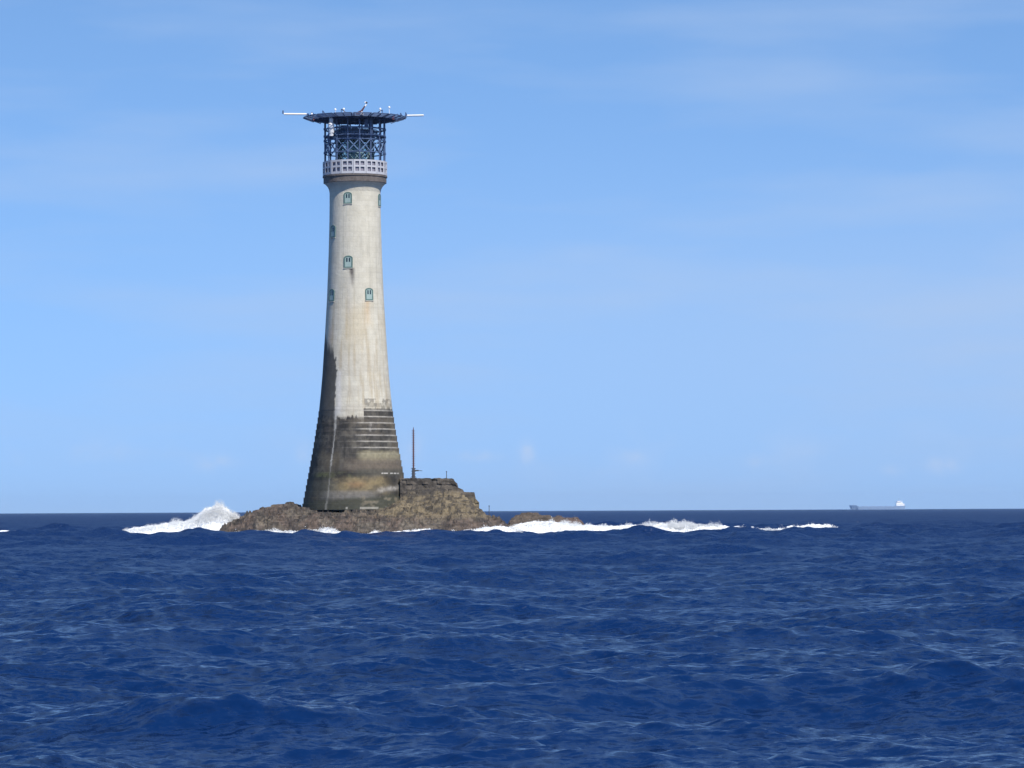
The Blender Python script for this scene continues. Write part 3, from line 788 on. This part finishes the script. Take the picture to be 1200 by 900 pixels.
    wdt = (1.1 + 2.6 * vnoise(z * 0.9, 0 * z, 0, 92)) * sstep(432, 450, y) * (1 - 0.35 * sstep(520, 560, y)) + 2.2 * np.exp(-((y - 484) / 7) ** 2) + 0.01
    mixin(np.exp(-((ang - wl) / (wdt * 0.55)) ** 2) * sstep(430, 440, y) * (1 - 0.6 * sstep(540, 556, y)) * (0.55 + 0.45 * sstep(0.35, 0.5, fine)), (0.44, 0.43, 0.40), 0.08)
    mixin(np.exp(-((ang - wl - 4.5) / 4.0) ** 2) * sstep(430, 440, y) * sstep(490, 482, y), (0.55, 0.53, 0.49), 0.08)
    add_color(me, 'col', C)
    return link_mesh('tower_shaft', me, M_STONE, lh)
shaft()

# gallery
g = MB()
g.lathe([(36.2 * SC, zl(215.4)), (37.0 * SC, zl(215.0)), (37.0 * SC, zl(209.0)), (38.0 * SC, zl(208.4)), (38.0 * SC, zl(206.9)), (37.2 * SC, zl(206.6)), (20 * SC, zl(206.4))], 96)
g.build('gallery_deck', M_CONC, lh, smooth=True)
def railing():
    root = empty('gallery_railing', (0, 0, 0)); root.parent = lh
    R = 36.9 * SC; npan = 16
    zb, zt = zl(206.2), zl(190.0)
    proto = None
    m = MB()
    wpan = 2 * R * math.tan(math.pi / npan) * 0.955
    t = 0.05; hh = zt - zb
    # frame of one panel with 2 x 2 openings, built flat facing -Y at distance R
    vb = [(-wpan / 2, 0.13), (0, 0.15), (wpan / 2, 0.13)]
    fw = 0.17
    zs = [(zb + 0.02, 0.26), (zb + hh * 0.55, 0.20), (zt - 0.10, 0.20)]
    for x, wv in ((-wpan / 2 + fw / 2, fw), (0, fw), (wpan / 2 - fw / 2, fw)):
        m.box((x, -R, (zb + zt) / 2), (wv, t, hh))
    for zc, hz in ((zb + 0.14, 0.28), (zb + hh * 0.53, 0.22), (zt - 0.11, 0.22)):
        for sx in (-1, 1):
            wseg = wpan / 2 - 1.5 * fw
            m.box((sx * (fw / 2 + wseg / 2), -R, zc), (wseg - 0.002, t - 0.006, hz))
    proto = m.build('railing_panel', M_RAIL, root)
    for k in range(1, npan):
        o = proto.copy(); col.objects.link(o); o.parent = root
        o.rotation_euler = (0, 0, 2 * math.pi * k / npan)
    proto.rotation_euler = (0, 0, 0)
    for o in root.children: o.rotation_euler.z += math.pi / npan
    s = MB()
    for k in range(npan):
        a = 2 * math.pi * k / npan
        p = Vector((math.sin(a), -math.cos(a), 0)) * (R / math.cos(math.pi / npan) - 0.03)
        s.tube(p + Vector((0, 0, zb - 0.05)), p + Vector((0, 0, zt + 0.02)), 0.035)
    s.build('railing_post', M_GREY, root)['kind'] = 'stuff'
    # added backing ring, toned to stand for the dim interior behind the openings
    b = MB(); b.ring(R - 0.16, R - 0.13, zb - 0.05, zt - 0.12, 64)
    b.build('railing_backing', M_DARK, root)
railing()

# lantern
def lantern():
    root = empty('lantern_room', (0, 0, 0)); root.parent = lh
    rl = 22.5 * SC
    m = MB(); m.ring(rl - 0.2, rl, zl(206.3), zl(189), 48); m.build('lantern_wall', M_GREY, root, smooth=True)
    m = MB(); m.lathe([(rl - 0.05, zl(189)), (rl - 0.05, zl(164.5))], 48); m.build('glazing', M_GLASS, root, smooth=True)
    m = MB(); n = 20; hz = zl(164.5) - zl(189)
    for s in (1, -1):
        for k in range(n):
            pts = []
            for q in range(9):
                a = 2 * math.pi * (k + s * q / 8 * 3.0) / n
                pts.append(Vector((rl * math.sin(a), -rl * math.cos(a), zl(189) + hz * q / 8)))
            for a, b in zip(pts[:-1], pts[1:]): m.tube(a, b, 0.045, 5)
    for y_ in (189, 180.8, 172.6, 164.5): m.ring(rl - 0.05, rl + 0.05, zl(y_) - 0.05, zl(y_) + 0.05, 48)
    m.build('glazing_bars', new_mat('lantern_bar_paint', (0.15, 0.24, 0.28), 0.5), root)
    # the optic inside
    m = MB(); m.lathe([(0.3, zl(196)), (0.7, zl(190)), (0.9, zl(184)), (0.95, zl(178)), (0.9, zl(172)), (0.6, zl(167)), (0.2, zl(165))], 24)
    m.build('lens', new_mat('lens_glass', (0.20, 0.34, 0.36), 0.15), root, smooth=True)
    m = MB(); m.lathe([(rl - 0.1, zl(164.6)), (rl + 0.18, zl(164.3)), (rl + 0.18, zl(161.5)), (rl + 0.02, zl(161.2)), (rl + 0.05, zl(155.5)), (rl + 0.22, zl(155)), (rl + 0.22, zl(153.4)),
                       (rl * 0.6, zl(152.2)), (0.4, zl(151)), (0.35, zl(149)), (0.001, zl(148.5))], 48)
    m.build('lantern_roof', M_STEEL2, root, smooth=True)
lantern()

# helideck and its frame
def helideck():
    Rc = 35.6 * SC; n = 16
    zb, zt = zl(206.3), zl(140.0)
    fr = empty('support_frame', (0, 0, 0)); fr.parent = lh
    def P(k, z, r=Rc):
        a = 2 * math.pi * (k + 0.5) / n
        return Vector((r * math.sin(a), -r * math.cos(a), z))
    for k in range(n):
        m = MB(); m.tube(P(k, zb), P(k, zt), 0.09, 8)
        for y_ in (152, 160.5, 166, 180):    # bolted joint collars
            m.tube(P(k, zl(y_) - 0.12), P(k, zl(y_) + 0.12), 0.17, 8)
        m.build('column', M_STEEL, fr)
    for k in range(n):
        m = MB()
        zA, zB, zC = zl(165.5), zl(180.5), zl(190.0)
        m.tube(P(k, zA), P(k + 1, zB), 0.07, 6); m.tube(P(k + 1, zA), P(k, zB), 0.07, 6)
        m.build('brace', M_STEEL2, fr)
    for y_, r in ((152.3, 0.10), (160.5, 0.085), (165.5, 0.09), (180.5, 0.07)):
        m = MB()
        for k in range(n): m.tube(P(k, zl(y_)), P(k + 1, zl(y_)), r, 6)
        m.build('ring_beam', M_STEEL, fr)
    # service walkway at lantern roof level
    m = MB(); m.ring(26 * SC, 34.5 * SC, zl(161.6), zl(161.0), 48)
    m.build('walkway', M_STEEL2, fr)
    m = MB()
    for k in range(48):
        a = 2 * math.pi * k / 48; q = Vector((math.sin(a), -math.cos(a), 0)) * 26.5 * SC
        m.tube(q + Vector((0, 0, zl(161))), q + Vector((0, 0, zl(153))), 0.03, 5)
    for y_ in (153, 157): m.ring(26.3 * SC, 26.8 * SC, zl(y_) - 0.03, zl(y_) + 0.03, 48)
    m.build('walkway_rail', M_STEEL2, fr)
    # ladders with cages at two of the columns
    for a_deg in (96,):
        m = MB(); a = math.radians(a_deg); c = Vector((math.sin(a), -math.cos(a), 0)) * 34.0 * SC; t = Vector((math.cos(a), math.sin(a), 0)) * 0.24
        m.tube(c - t + Vector((0, 0, zb)), c - t + Vector((0, 0, zt)), 0.04, 5); m.tube(c + t + Vector((0, 0, zb)), c + t + Vector((0, 0, zt)), 0.04, 5)
        z = zb
        while z < zt: m.tube(c - t + Vector((0, 0, z)), c + t + Vector((0, 0, z)), 0.025, 4); z += 0.3
        m.build('ladder', M_STEEL, fr)
    # cabinets hanging under the deck
    m = MB(); m.box((14.5 * SC, -27 * SC, zl(147)), (0.45, 0.5, 1.0)); m.box((19.5 * SC, -25 * SC, zl(150)), (0.5, 0.5, 2.6)); m.build('equipment_cabinet', M_STEEL, fr)
    m = MB(); m.box((-13 * SC, 8 * SC, zl(149.5)), (0.9, 0.7, 0.7)); m.box((-9.5 * SC, 8 * SC, zl(150)), (0.6, 0.5, 0.4)); m.build('equipment_cabinet', M_STEEL2, fr)
    # white stacked lamp housings on the left
    wl = empty('fog_detector', (0, 0, 0)); wl.parent = lh
    cx, cy = (390.3 - 416.3) * SC, -34 * SC
    for (ya, yb_, r) in ((147.0, 140.6, 0.24), (154.6, 146.6, 0.36), (159.6, 154.2, 0.33), (163.0, 159.4, 0.26)):
        z0, z1 = zl(ya), zl(yb_); h = z1 - z0
        m = MB(); m.lathe([(0.001, z0), (r * 0.7, z0), (r, z0 + 0.12 * h), (r, z1 - 0.22 * h), (r * 0.6, z1 - 0.05 * h), (0.001, z1)], 20, (cx, cy, 0))
        m.build('housing', M_WHITE, wl, smooth=True)
    m = MB()
    for yy in (146.8, 159.4): m.tube((cx, cy, zl(yy)), (cx + 0.25, cy + 0.9, zl(yy)), 0.06, 6)
    m.tube((cx + 0.25, cy + 0.9, zl(166)), (cx + 0.25, cy + 0.9, zl(140)), 0.06, 6); m.build('mounting_pole', M_STEEL, wl)

    # the deck itself
    dk = empty('helideck', (0, 0, 0)); dk.parent = lh
    RD = 49 * SC; zt0 = zl(136.9)
    m = MB(); m.lathe([(0.001, zt0), (RD, zt0), (RD, zt0 - 0.16), (0.001, zt0 - 0.16)][::-1], 16); m.build('deck_plate', M_STEEL2, dk)
    m = MB(); m.ring(RD - 0.10, RD, zt0 - 0.42, zt0 - 0.161, 16); m.build('edge_beam', M_STEEL, dk)
    for k in range(16):
        a = 2 * math.pi * (k + 0.5) / 16
        d = Vector((math.sin(a), -math.cos(a), 0))
        m = MB()
        c = d * (RD * 0.52); m.box((c.x, c.y, zt0 - 0.30), (RD * 0.92, 0.16, 0.26), rz=math.atan2(d.y, d.x))
        q0 = P(k, zl(147)); q1 = d * (RD - 0.5) + Vector((0, 0, zt0 - 0.5))
        m.build('radial_beam', M_STEEL, dk)
        m = MB(); m.tube(P(k, zl(142.5)), q1, 0.06, 6); m.build('deck_strut', M_STEEL, dk)
    m = MB(); m.ring(Rc - 0.12, Rc + 0.12, zt0 - 0.5, zt0 - 0.4, 16); m.ring(Rc * 0.5 - 0.1, Rc * 0.5 + 0.1, zt0 - 0.5, zt0 - 0.4, 16)
    m.build('ring_girder', M_STEEL, dk)
    # folding perimeter net frames
    RN = 60.5 * SC
    for k in range(16):
        a0 = 2 * math.pi * (k + 0.06) / 16; a1 = 2 * math.pi * (k + 0.94) / 16
        m = MB()
        def Q(a, r, z): return Vector((r * math.sin(a), -r * math.cos(a), z))
        zi, zo = zt0 - 0.40, zt0 - 0.12
        m.tube(Q(a0, RD, zi), Q(a0, RN, zo), 0.07, 6); m.tube(Q(a1, RD, zi), Q(a1, RN, zo), 0.07, 6)
        m.tube(Q(a0, RN, zo), Q(a1, RN, zo), 0.06, 6)
        am = (a0 + a1) / 2; m.tube(Q(am, RD, zi), Q(am, RN - 0.05, zo), 0.05, 6)
        for j in range(1, 7):
            rr = RD + (RN - RD) * j / 7; zz = zi + (zo - zi) * j / 7
            m.tube(Q(a0, rr, zz), Q(a1, rr, zz), 0.022, 4)
        m.tube(Q(am, RD + 0.1, zi - 0.12), Q(am, RN - 0.15, zo - 0.05), 0.05, 5)
        m.build('net_frame', M_STEEL, dk)
    # coloured edge marks
    for a_deg in (-74, 68):
        a = math.radians(a_deg); d = Vector((math.sin(a), -math.cos(a), 0)) * (RD + 0.06)
        m = MB(); m.box((d.x, d.y, zt0 - 0.35), (0.4, 0.12, 0.4), rz=a); m.build('edge_panel', M_ORANGE, dk)
    # white booms left and right
    for s, x0, x1, yy in ((-1, 360, 333.5, 134.1), (1, 478, 497.5, 136.4)):
        a = Vector(((x0 - 416.3) * SC, -0.6, zl(yy))); b = Vector(((x1 - 416.3) * SC, -0.9, zl(yy)))
        m = MB(); m.tube(a, b, 0.115, 10); m.build('aerial_boom', M_WHITE, dk)
        m = MB(); m.tube(a + Vector((0.3 * -s, 0, 0)), a, 0.10, 8)
        m.tube(a + Vector((-s * 0.2, 0, 0.0)), a + Vector((-s * 0.2, 0, -0.45)), 0.06, 6); m.build('boom_bracket', M_STEEL, dk)
        if s < 0:
            m = MB(); m.tube(b + Vector((-0.1, 0, 0.02)), b + Vector((-0.1, 0, 0.42)), 0.10, 6); m.build('boom_tip', M_STEEL, dk)
    # small gear on the deck rim: perimeter lamps, raised flaps, windsock post
    def rim(px, up=0.0, r=0.97):
        x = (px - 416.3) * SC; R2 = RD * r
        y = -math.sqrt(max(R2 * R2 - x * x, 0)) if abs(x) < R2 else 0
        return Vector((x, y, zt0 + up))
    for px, h in ((405.5, 0.32), (457.6, 0.75), (447.5, 0.42), (365.8, 0.25), (395.5, 0.3)):
        p = rim(px); m = MB(); m.tube(p, p + Vector((0, 0, h)), 0.03, 5); 
        m.lathe([(0.001, h), (0.12, h + 0.02), (0.14, h + 0.14), (0.08, h + 0.24), (0.001, h + 0.27)], 10, tuple(p)); m.build('rim_lamp', M_WHITE, dk)
    for px, dxp, h in ((380, 3, 0.42), (402.5, 5.5, 0.45), (450, -7.5, 0.45), (367, 2, 0.5), (467, -9, 0.3), (366.0, -2.0, 0.6), (476, 2, 0.5), (470, 2, 0.45)):
        p = rim(px); m = MB(); e = p + Vector((dxp * SC, 0.1, 0.02)); m.tube(p + Vector((0, 0, h)), e, 0.07, 5); m.tube(p + Vector((0, 0, h)), p + Vector((0, 0, -0.1)), 0.05, 5); m.build('net_prop', M_STEEL, dk)
    p = rim(423.8, -0.2); q = p + Vector((7.0 * SC, 0, 1.10)); 
    m = MB(); m.tube(p, q, 0.17, 8, 0.06); m.tube(p + Vector((-0.35, 0, 0)), p + Vector((0.25, 0, 0.35)), 0.22, 6, 0.16); m.build('windsock_mast', M_RUST, dk)
    m = MB(); m.tube(q + Vector((-0.05, 0, -0.15)), q + Vector((0.10, 0, 0.10)), 0.10, 8); m.tube(q + Vector((-0.1, 0, 0.28)), q + Vector((0.08, 0, 0.36)), 0.09, 8); m.build('windsock_fitting', M_WHITE, dk)
    m = MB(); m.lathe([(0.001, -0.12), (0.12, -0.08), (0.14, 0.04), (0.001, 0.14)], 10, tuple(q + Vector((0.12, 0, 0.27)))); m.build('anemometer', M_IRON, dk)
    p = rim(426.6, -0.32, 1.015); m = MB(); m.lathe([(0.001, 0), (0.18, 0.02), (0.17, 0.22), (0.08, 0.4), (0.001, 0.44)], 12, tuple(p)); m.build('flood_lamp', M_WHITE, dk)
helideck()

# windows
def window(px, py, w, h, arch=True, mat_f=None):
    zc = zl(py); ycen = py
    # axis in picture shifts slightly with roll; use local angle from half width
    cx = 416.2 + (py - 234) * (417.3 - 416.2) / (598 - 234)
    r = float(r_at(zc)); a = math.asin(max(-0.97, min(0.97, (px - cx) * SC / r)))
    root = empty('window', (r * math.sin(a), -r * math.cos(a), zc)); root.parent = lh
    sl = math.atan2(float(r_at(zc - h / 2) - r_at(zc + h / 2)), h)
    root.rotation_euler = (-sl, 0, a)
    def arch_pts(w, h, n=8, rise=0.28):
        pts = [(-w / 2, -h / 2), (w / 2, -h / 2)]
        for i in range(n + 1):
            t = math.pi * i / n
            pts.append((w / 2 * math.cos(t), h / 2 - rise * w + rise * w * math.sin(t)))
        return pts
    def slab(m, pts, y0, y1, ox=0, oz=0):
        n = len(pts)
        vs = [(x + ox, y0, z + oz) for x, z in pts] + [(x + ox, y1, z + oz) for x, z in pts]
        fs = [tuple(range(n)), tuple(reversed(range(n, 2 * n)))] + [(i, i + n, (i + 1) % n + n, (i + 1) % n) for i in range(n)]
        m.add(vs, fs)
    def frame(m, o, i, y0, y1):
        n = len(o)
        vs = [(x, y0, z) for x, z in o] + [(x, y0, z) for x, z in i] + [(x, y1, z) for x, z in o] + [(x, y1, z) for x, z in i]
        fs = []
        for k in range(n):
            k2 = (k + 1) % n
            fs += [(k, k2, n + k2, n + k), (2 * n + k2, 2 * n + k, 3 * n + k, 3 * n + k2), (k2, k, 2 * n + k, 2 * n + k2), (n + k, n + k2, 3 * n + k2, 3 * n + k)]
        m.add(vs, fs)
    m = MB(); frame(m, arch_pts(w, h), arch_pts(w * 0.72, h * 0.80), -0.035, 0.20); m.build('frame', M_TEAL, root)
    m = MB(); slab(m, arch_pts(w * 0.73, h * 0.81), -0.012, 0.15); m.build('shutter', M_TEALP, root)
    for s in (-1, 1):
        m = MB(); slab(m, arch_pts(w * 0.16, h * 0.34, 6, 0.5), -0.022, 0.0, s * w * 0.15, h * 0.16); m.build('pane', M_PANE, root)
    m = MB(); m.box((0, 0, -h / 2 - 0.04), (w * 1.05, 0.14, 0.07)); m.build('sill', M_STONE_PLAIN, root)
M_STONE_PLAIN = new_mat('plain_granite', (0.45, 0.43, 0.38), 0.9)
for args in ((409.0, 234.2, 1.02, 1.42), (409.5, 308.7, 1.10, 1.50), (433.8, 346.4, 1.08, 1.5), (391.0, 272.3, 1.10, 1.5), (389.7, 347.0, 1.10, 1.5), (445.2, 235.2, 1.02, 1.5)):
    window(*args)

# ------------------------------------------------------------------ things on the landing
def mast():
    b = at(484.6, 561.2, 449.0); t = at(484.9, 500.5, 449.0)
    H_ = t.z - b.z
    root = empty('iron_mast', (b.x, b.y, Z_LAND - 0.06)); tag(root, 'thin rusty iron mast with climbing pegs standing on the landing beside the tower', 'mast')
    m = MB(); m.tube((0, 0, 0), (0, 0, H_ - 0.3), 0.10, 8, 0.075); m.tube((0, 0, H_ - 0.3), (0.02, 0, H_), 0.05, 6, 0.03); m.build('pole', M_RUST, root)
    m = MB(); m.box((0, 0, 0.08), (0.75, 0.75, 0.2)); m.tube((0, 0, 0.1), (0, 0, 1.35), 0.2, 8, 0.17)
    for z in (0.3, 0.62, 0.94, 1.26): m.tube((-0.27, 0, z), (0.27, 0, z), 0.05, 6)
    m.build('base_socket', M_IRON, root)
    m = MB(); m.tube((0, 0, 1.02), (0.62, 0, 1.02), 0.08, 6); m.tube((0.6, 0, 1.02), (1.05, 0, 0.99), 0.035, 5); m.build('side_arm', M_IRON, root)
    z = 1.6; s = 1
    while z < H_ - 0.2:
        m = MB(); m.tube((-0.21, 0.02, z), (0.21, 0.02, z), 0.03, 5); m.build('climbing_peg', M_RUST, root); z += 0.28
mast()
def stake(px, ytop, ybot, Y, zbase, label):
    b = at(px, ybot, Y); t = at(px, ytop, Y)
    m = MB(); m.tube((0, 0, -0.1), (0, 0, t.z - zbase), 0.055, 6, 0.04); m.tube((0, 0, t.z - zbase - 0.12), (0, 0, t.z - zbase), 0.08, 6)
    o = m.build('iron_stake', M_IRON, None, (b.x, Y, zbase)); tag(o, label, 'stake')
stake(523.3, 552.2, 561.2, 449.5, Z_LAND - 0.05, 'short upright iron post at the right end of the flat landing top')
stake(573.2, 592.4, 596.5, 449.0, float(rock_z(np.array([at(573.2, 595, 449).x]), np.array([449.0]))[0]), 'tiny iron stub standing on the low rock right of the broken landing end')

# ------------------------------------------------------------------ SURF
def surf(name, pts, yc, half, seed, label, dens=9000, broken=0.0, low=-0.5):
    xs_ = np.array([at(p, q, yc).x for p, q in pts]); zs_ = np.array([at(p, q, yc).z for p, q in pts])
    xs = np.arange(xs_[0], xs_[-1], 0.11); ys = np.arange(yc - half - 1, yc + half + 1, 0.13)
    XX, YY = np.meshgrid(xs, ys, indexing='ij'); x = XX.ravel(); y = YY.ravel()
    top = np.interp(x, xs_, zs_)
    wob = 1.2 * (fbm(x * 0.35, 0 * x, 0, seed, 3) - 0.5) * min(1, half / 2)
    u = (y - yc - wob) / half
    prof = 1 - np.abs(u) ** 2.2
    z = top * np.clip(prof, -1, 1) + low * np.abs(u) ** 3
    n1 = fbm(x * 1.1, y * 1.1, 0, seed + 1, 5, 0.62); n2 = fbm(x * 4, y * 4, 0, seed + 2, 4, 0.7)
    z = z + (n1 - 0.5) * (0.5 + 0.15 * top.clip(0, 4)) + (n2 - 0.5) * (0.25 + 0.10 * top.clip(0, 4))
    if broken: z = z - broken * 1.6 * sstep(0.46, 0.60, fbm(x * 0.30, y * 0.8, 0, seed + 9, 4, 0.6)) * sstep(xs_[0], xs_[-1], x)
    ends = np.minimum(sstep(xs_[0], xs_[0] + 1.5, x), sstep(xs_[-1], xs_[-1] - 1.5, x))
    z = z * ends - (1 - ends) * 0.8
    sh = sea_h(x, y)
    v = np.stack([x, y, z + 0.6 * sh], -1)
    f = grid_faces(len(xs), len(ys))
    keep = v[:, 2][f].max(1) > sh[f].min(1) - 0.5
    f = f[keep]
    # spray thrown up above the crest
    rng = np.random.default_rng(seed)
    n = dens
    wgt = top.reshape(XX.shape)[:, 0].clip(0.1) ** 1.6; wgt = wgt / wgt.sum()
    ii = rng.choice(len(xs), n, p=wgt)
    px = xs[ii] + rng.normal(0, 0.12, n); tp = np.interp(px, xs_, zs_).clip(0.2)
    clump = fbm(px * 1.3, 0 * px, 0, seed + 5, 4, 0.6)
    up = tp * (0.45 + 0.50 * rng.random(n)) + np.abs(rng.normal(0, 0.18, n)) * (0.35 + 0.30 * tp) * (clump * 2) ** 1.8
    py = yc + wobf(px, seed, half) + rng.normal(0, half * 0.38, n)
    cen = np.stack([px, py, up + 0.6 * sea_h(px, py)], -1)
    size = 0.012 + 0.028 * rng.random(n) ** 3
    tet = np.array([[1, 1, 1], [1, -1, -1], [-1, 1, -1], [-1, -1, 1]], float)
    rot = rng.normal(size=(n, 3, 3)); qv = np.linalg.qr(rot)[0]
    dv = np.einsum('ij,njk->nik', tet, qv) * size[:, None, None]
    vt = (cen[:, None, :] + dv).reshape(-1, 3)
    ft = (np.arange(n)[:, None, None] * 4 + np.array([[0, 1, 2], [0, 3, 1], [0, 2, 3], [1, 3, 2]])[None]).reshape(-1, 3)
    # one mesh: grid split into triangles plus droplets
    ftri = np.concatenate([f[:, [0, 1, 2]], f[:, [0, 2, 3]]])
    me = mesh_from_arrays(name, np.concatenate([v, vt]), np.concatenate([ftri, ft + len(v)]))
    o = link_mesh(name, me, M_FOAM)
    tag(o, label, 'surf', kind='stuff')
    return o
def wobf(x, seed, half): return 1.2 * (fbm(x * 0.35, 0 * x, 0, seed, 3) - 0.5) * min(1, half / 2)
surf('breaking_surf', [(138, 626), (146, 621), (160, 619), (180, 617), (200, 614.5), (215, 612), (226, 609), (235, 602), (240, 598), (246, 595.5), (254, 595), (262, 596.5), (268, 599.5), (270, 601), (276, 604), (282, 612)], 449.0, 3.6, 101,
     'white wave bursting into spray against the left end of the islet', 90000)
surf('breaking_surf', [(586, 627), (594, 620), (606, 616), (620, 613), (640, 612.5), (660, 613.5), (680, 614.5), (700, 616), (725, 618), (745, 617.5), (765, 615.5), (785, 613.5), (800, 612.8), (812, 614.5), (828, 617), (850, 617.3), (880, 618.4), (905, 618.6), (925, 619), (940, 621)], 447.5, 2.4, 202,
     'long low line of white surf running right from the reef', 40000, broken=0.75)
surf('breaking_surf', [(885, 622), (900, 618), (925, 617.0), (950, 616.4), (970, 616.2), (985, 620)], 480.0, 1.6, 303,
     'faint thin far end of the right-hand surf line', 2500, broken=0.6)
surf('breaking_surf', [(268, 629), (280, 625.6), (292, 624.2), (310, 625), (330, 624.4), (350, 622.8), (372, 621), (384, 618), (392, 620), (400, 623.5), (412, 625), (420, 627)], 435.6, 1.3, 404,
     'thin white foam washing along the front left foot of the islet', 9000)
surf('breaking_surf', [(420, 627), (432, 624.5), (440, 621.5), (446, 624.5), (455, 625.5), (462, 624.5), (480, 622), (503, 620.3), (520, 623.6), (545, 622), (580, 620), (602, 619.5), (612, 622)], 436.4, 1.3, 505,
     'thin broken foam along the front right foot of the islet', 6000)

# ------------------------------------------------------------------ SHIP
def ship():
    D = 9900.0; k = D / F_PX
    x0 = at(995, 597, D).x; x1 = at(1061, 597, D).x; Ls = x1 - x0
    root = empty('cargo_ship', ((x0 + x1) / 2, D, 0)); tag(root, 'distant grey-blue cargo ship on the horizon with white superstructure at its right end', 'ship')
    hull_m = new_mat('ship_hazed_hull', (0.26, 0.36, 0.52), 0.6); sup = new_mat('ship_white_paint', (0.80, 0.80, 0.80), 0.6)  # hull colour lightened towards blue to paint in distance haze
    # hull by stations from bow (left) to stern
    st = []; n = 24
    for i in range(n + 1):
        u = i / n; x = -Ls / 2 + Ls * u
        bw = 11.5 * min(1, (u / 0.14) ** 0.6 if u > 0 else 0.02) * (1 if u < 0.9 else 1 - 0.25 * ((u - 0.9) / 0.1))
        top = 8.2 + (3.2 if u < 0.13 else 0) + (1.5 if u > 0.8 else 0)
        fl = 0.55 if u < 0.15 else 0.95
        xb = x + (5.0 * (1 - u / 0.12) if u < 0.12 else (-3 * (u - 0.9) / 0.1 if u > 0.9 else 0))
        st.append([(xb, -bw * fl * 0.8, -3), (xb, bw * fl * 0.8, -3), (x, max(bw, 0.3), top), (x, -max(bw, 0.3), top)])
    vs = [p for s in st for p in s]; fs = []
    for i in range(n):
        for j in range(4): fs.append((i * 4 + j, i * 4 + (j + 1) % 4, (i + 1) * 4 + (j + 1) % 4, (i + 1) * 4 + j))
    fs += [(3, 2, 1, 0), (n * 4, n * 4 + 1, n * 4 + 2, n * 4 + 3)]
    m = MB(); m.add(vs, fs); m.build('hull', hull_m, root)
    m = MB(); bx = Ls / 2 - 14
    m.box((bx, 0, 12.5), (22, 20, 6)); m.box((bx - 2, 0, 17.5), (16, 18, 4)); m.box((bx - 4, 0, 21), (9, 20, 3)); m.build('superstructure', sup, root)
    m = MB(); m.box((bx + 4, 0, 22), (5, 5, 6), taper=0.8); m.build('funnel', hull_m, root)
    m = MB(); m.tube((bx - 4, 0, 22), (bx - 4, 0, 30), 0.5, 6); m.build('mast', hull_m, root)
    m = MB(); m.tube((-Ls / 2 + 12, 0, 11), (-Ls / 2 + 12, 0, 19), 0.4, 6); m.build('foremast', hull_m, root)
    for u in (0.28, 0.42, 0.56, 0.70):
        m = MB(); m.box((-Ls / 2 + Ls * u, 0, 8.9), (15, 15, 1.6)); m.build('hatch', hull_m, root)
ship()

# ------------------------------------------------------------------ HAZE
def haze():
    m = bpy.data.materials.new('sea_haze'); m.use_nodes = True
    t = m.node_tree; t.nodes.clear()
    out = N(t, 'ShaderNodeOutputMaterial'); v = N(t, 'ShaderNodeVolumePrincipled')
    v.inputs['Color'].default_value = (0.50, 0.72, 1.0, 1); v.inputs['Density'].default_value = 3.2e-5; v.inputs['Anisotropy'].default_value = 0.0
    L(t, v.outputs[0], out.inputs['Volume'])
    b = MB(); h = 52.0 + 3.0; b.box((0, 0, h / 2 - 3.0), (25400, 25400, h))
    o = b.build('haze', m); tag(o, kind='stuff')
haze()
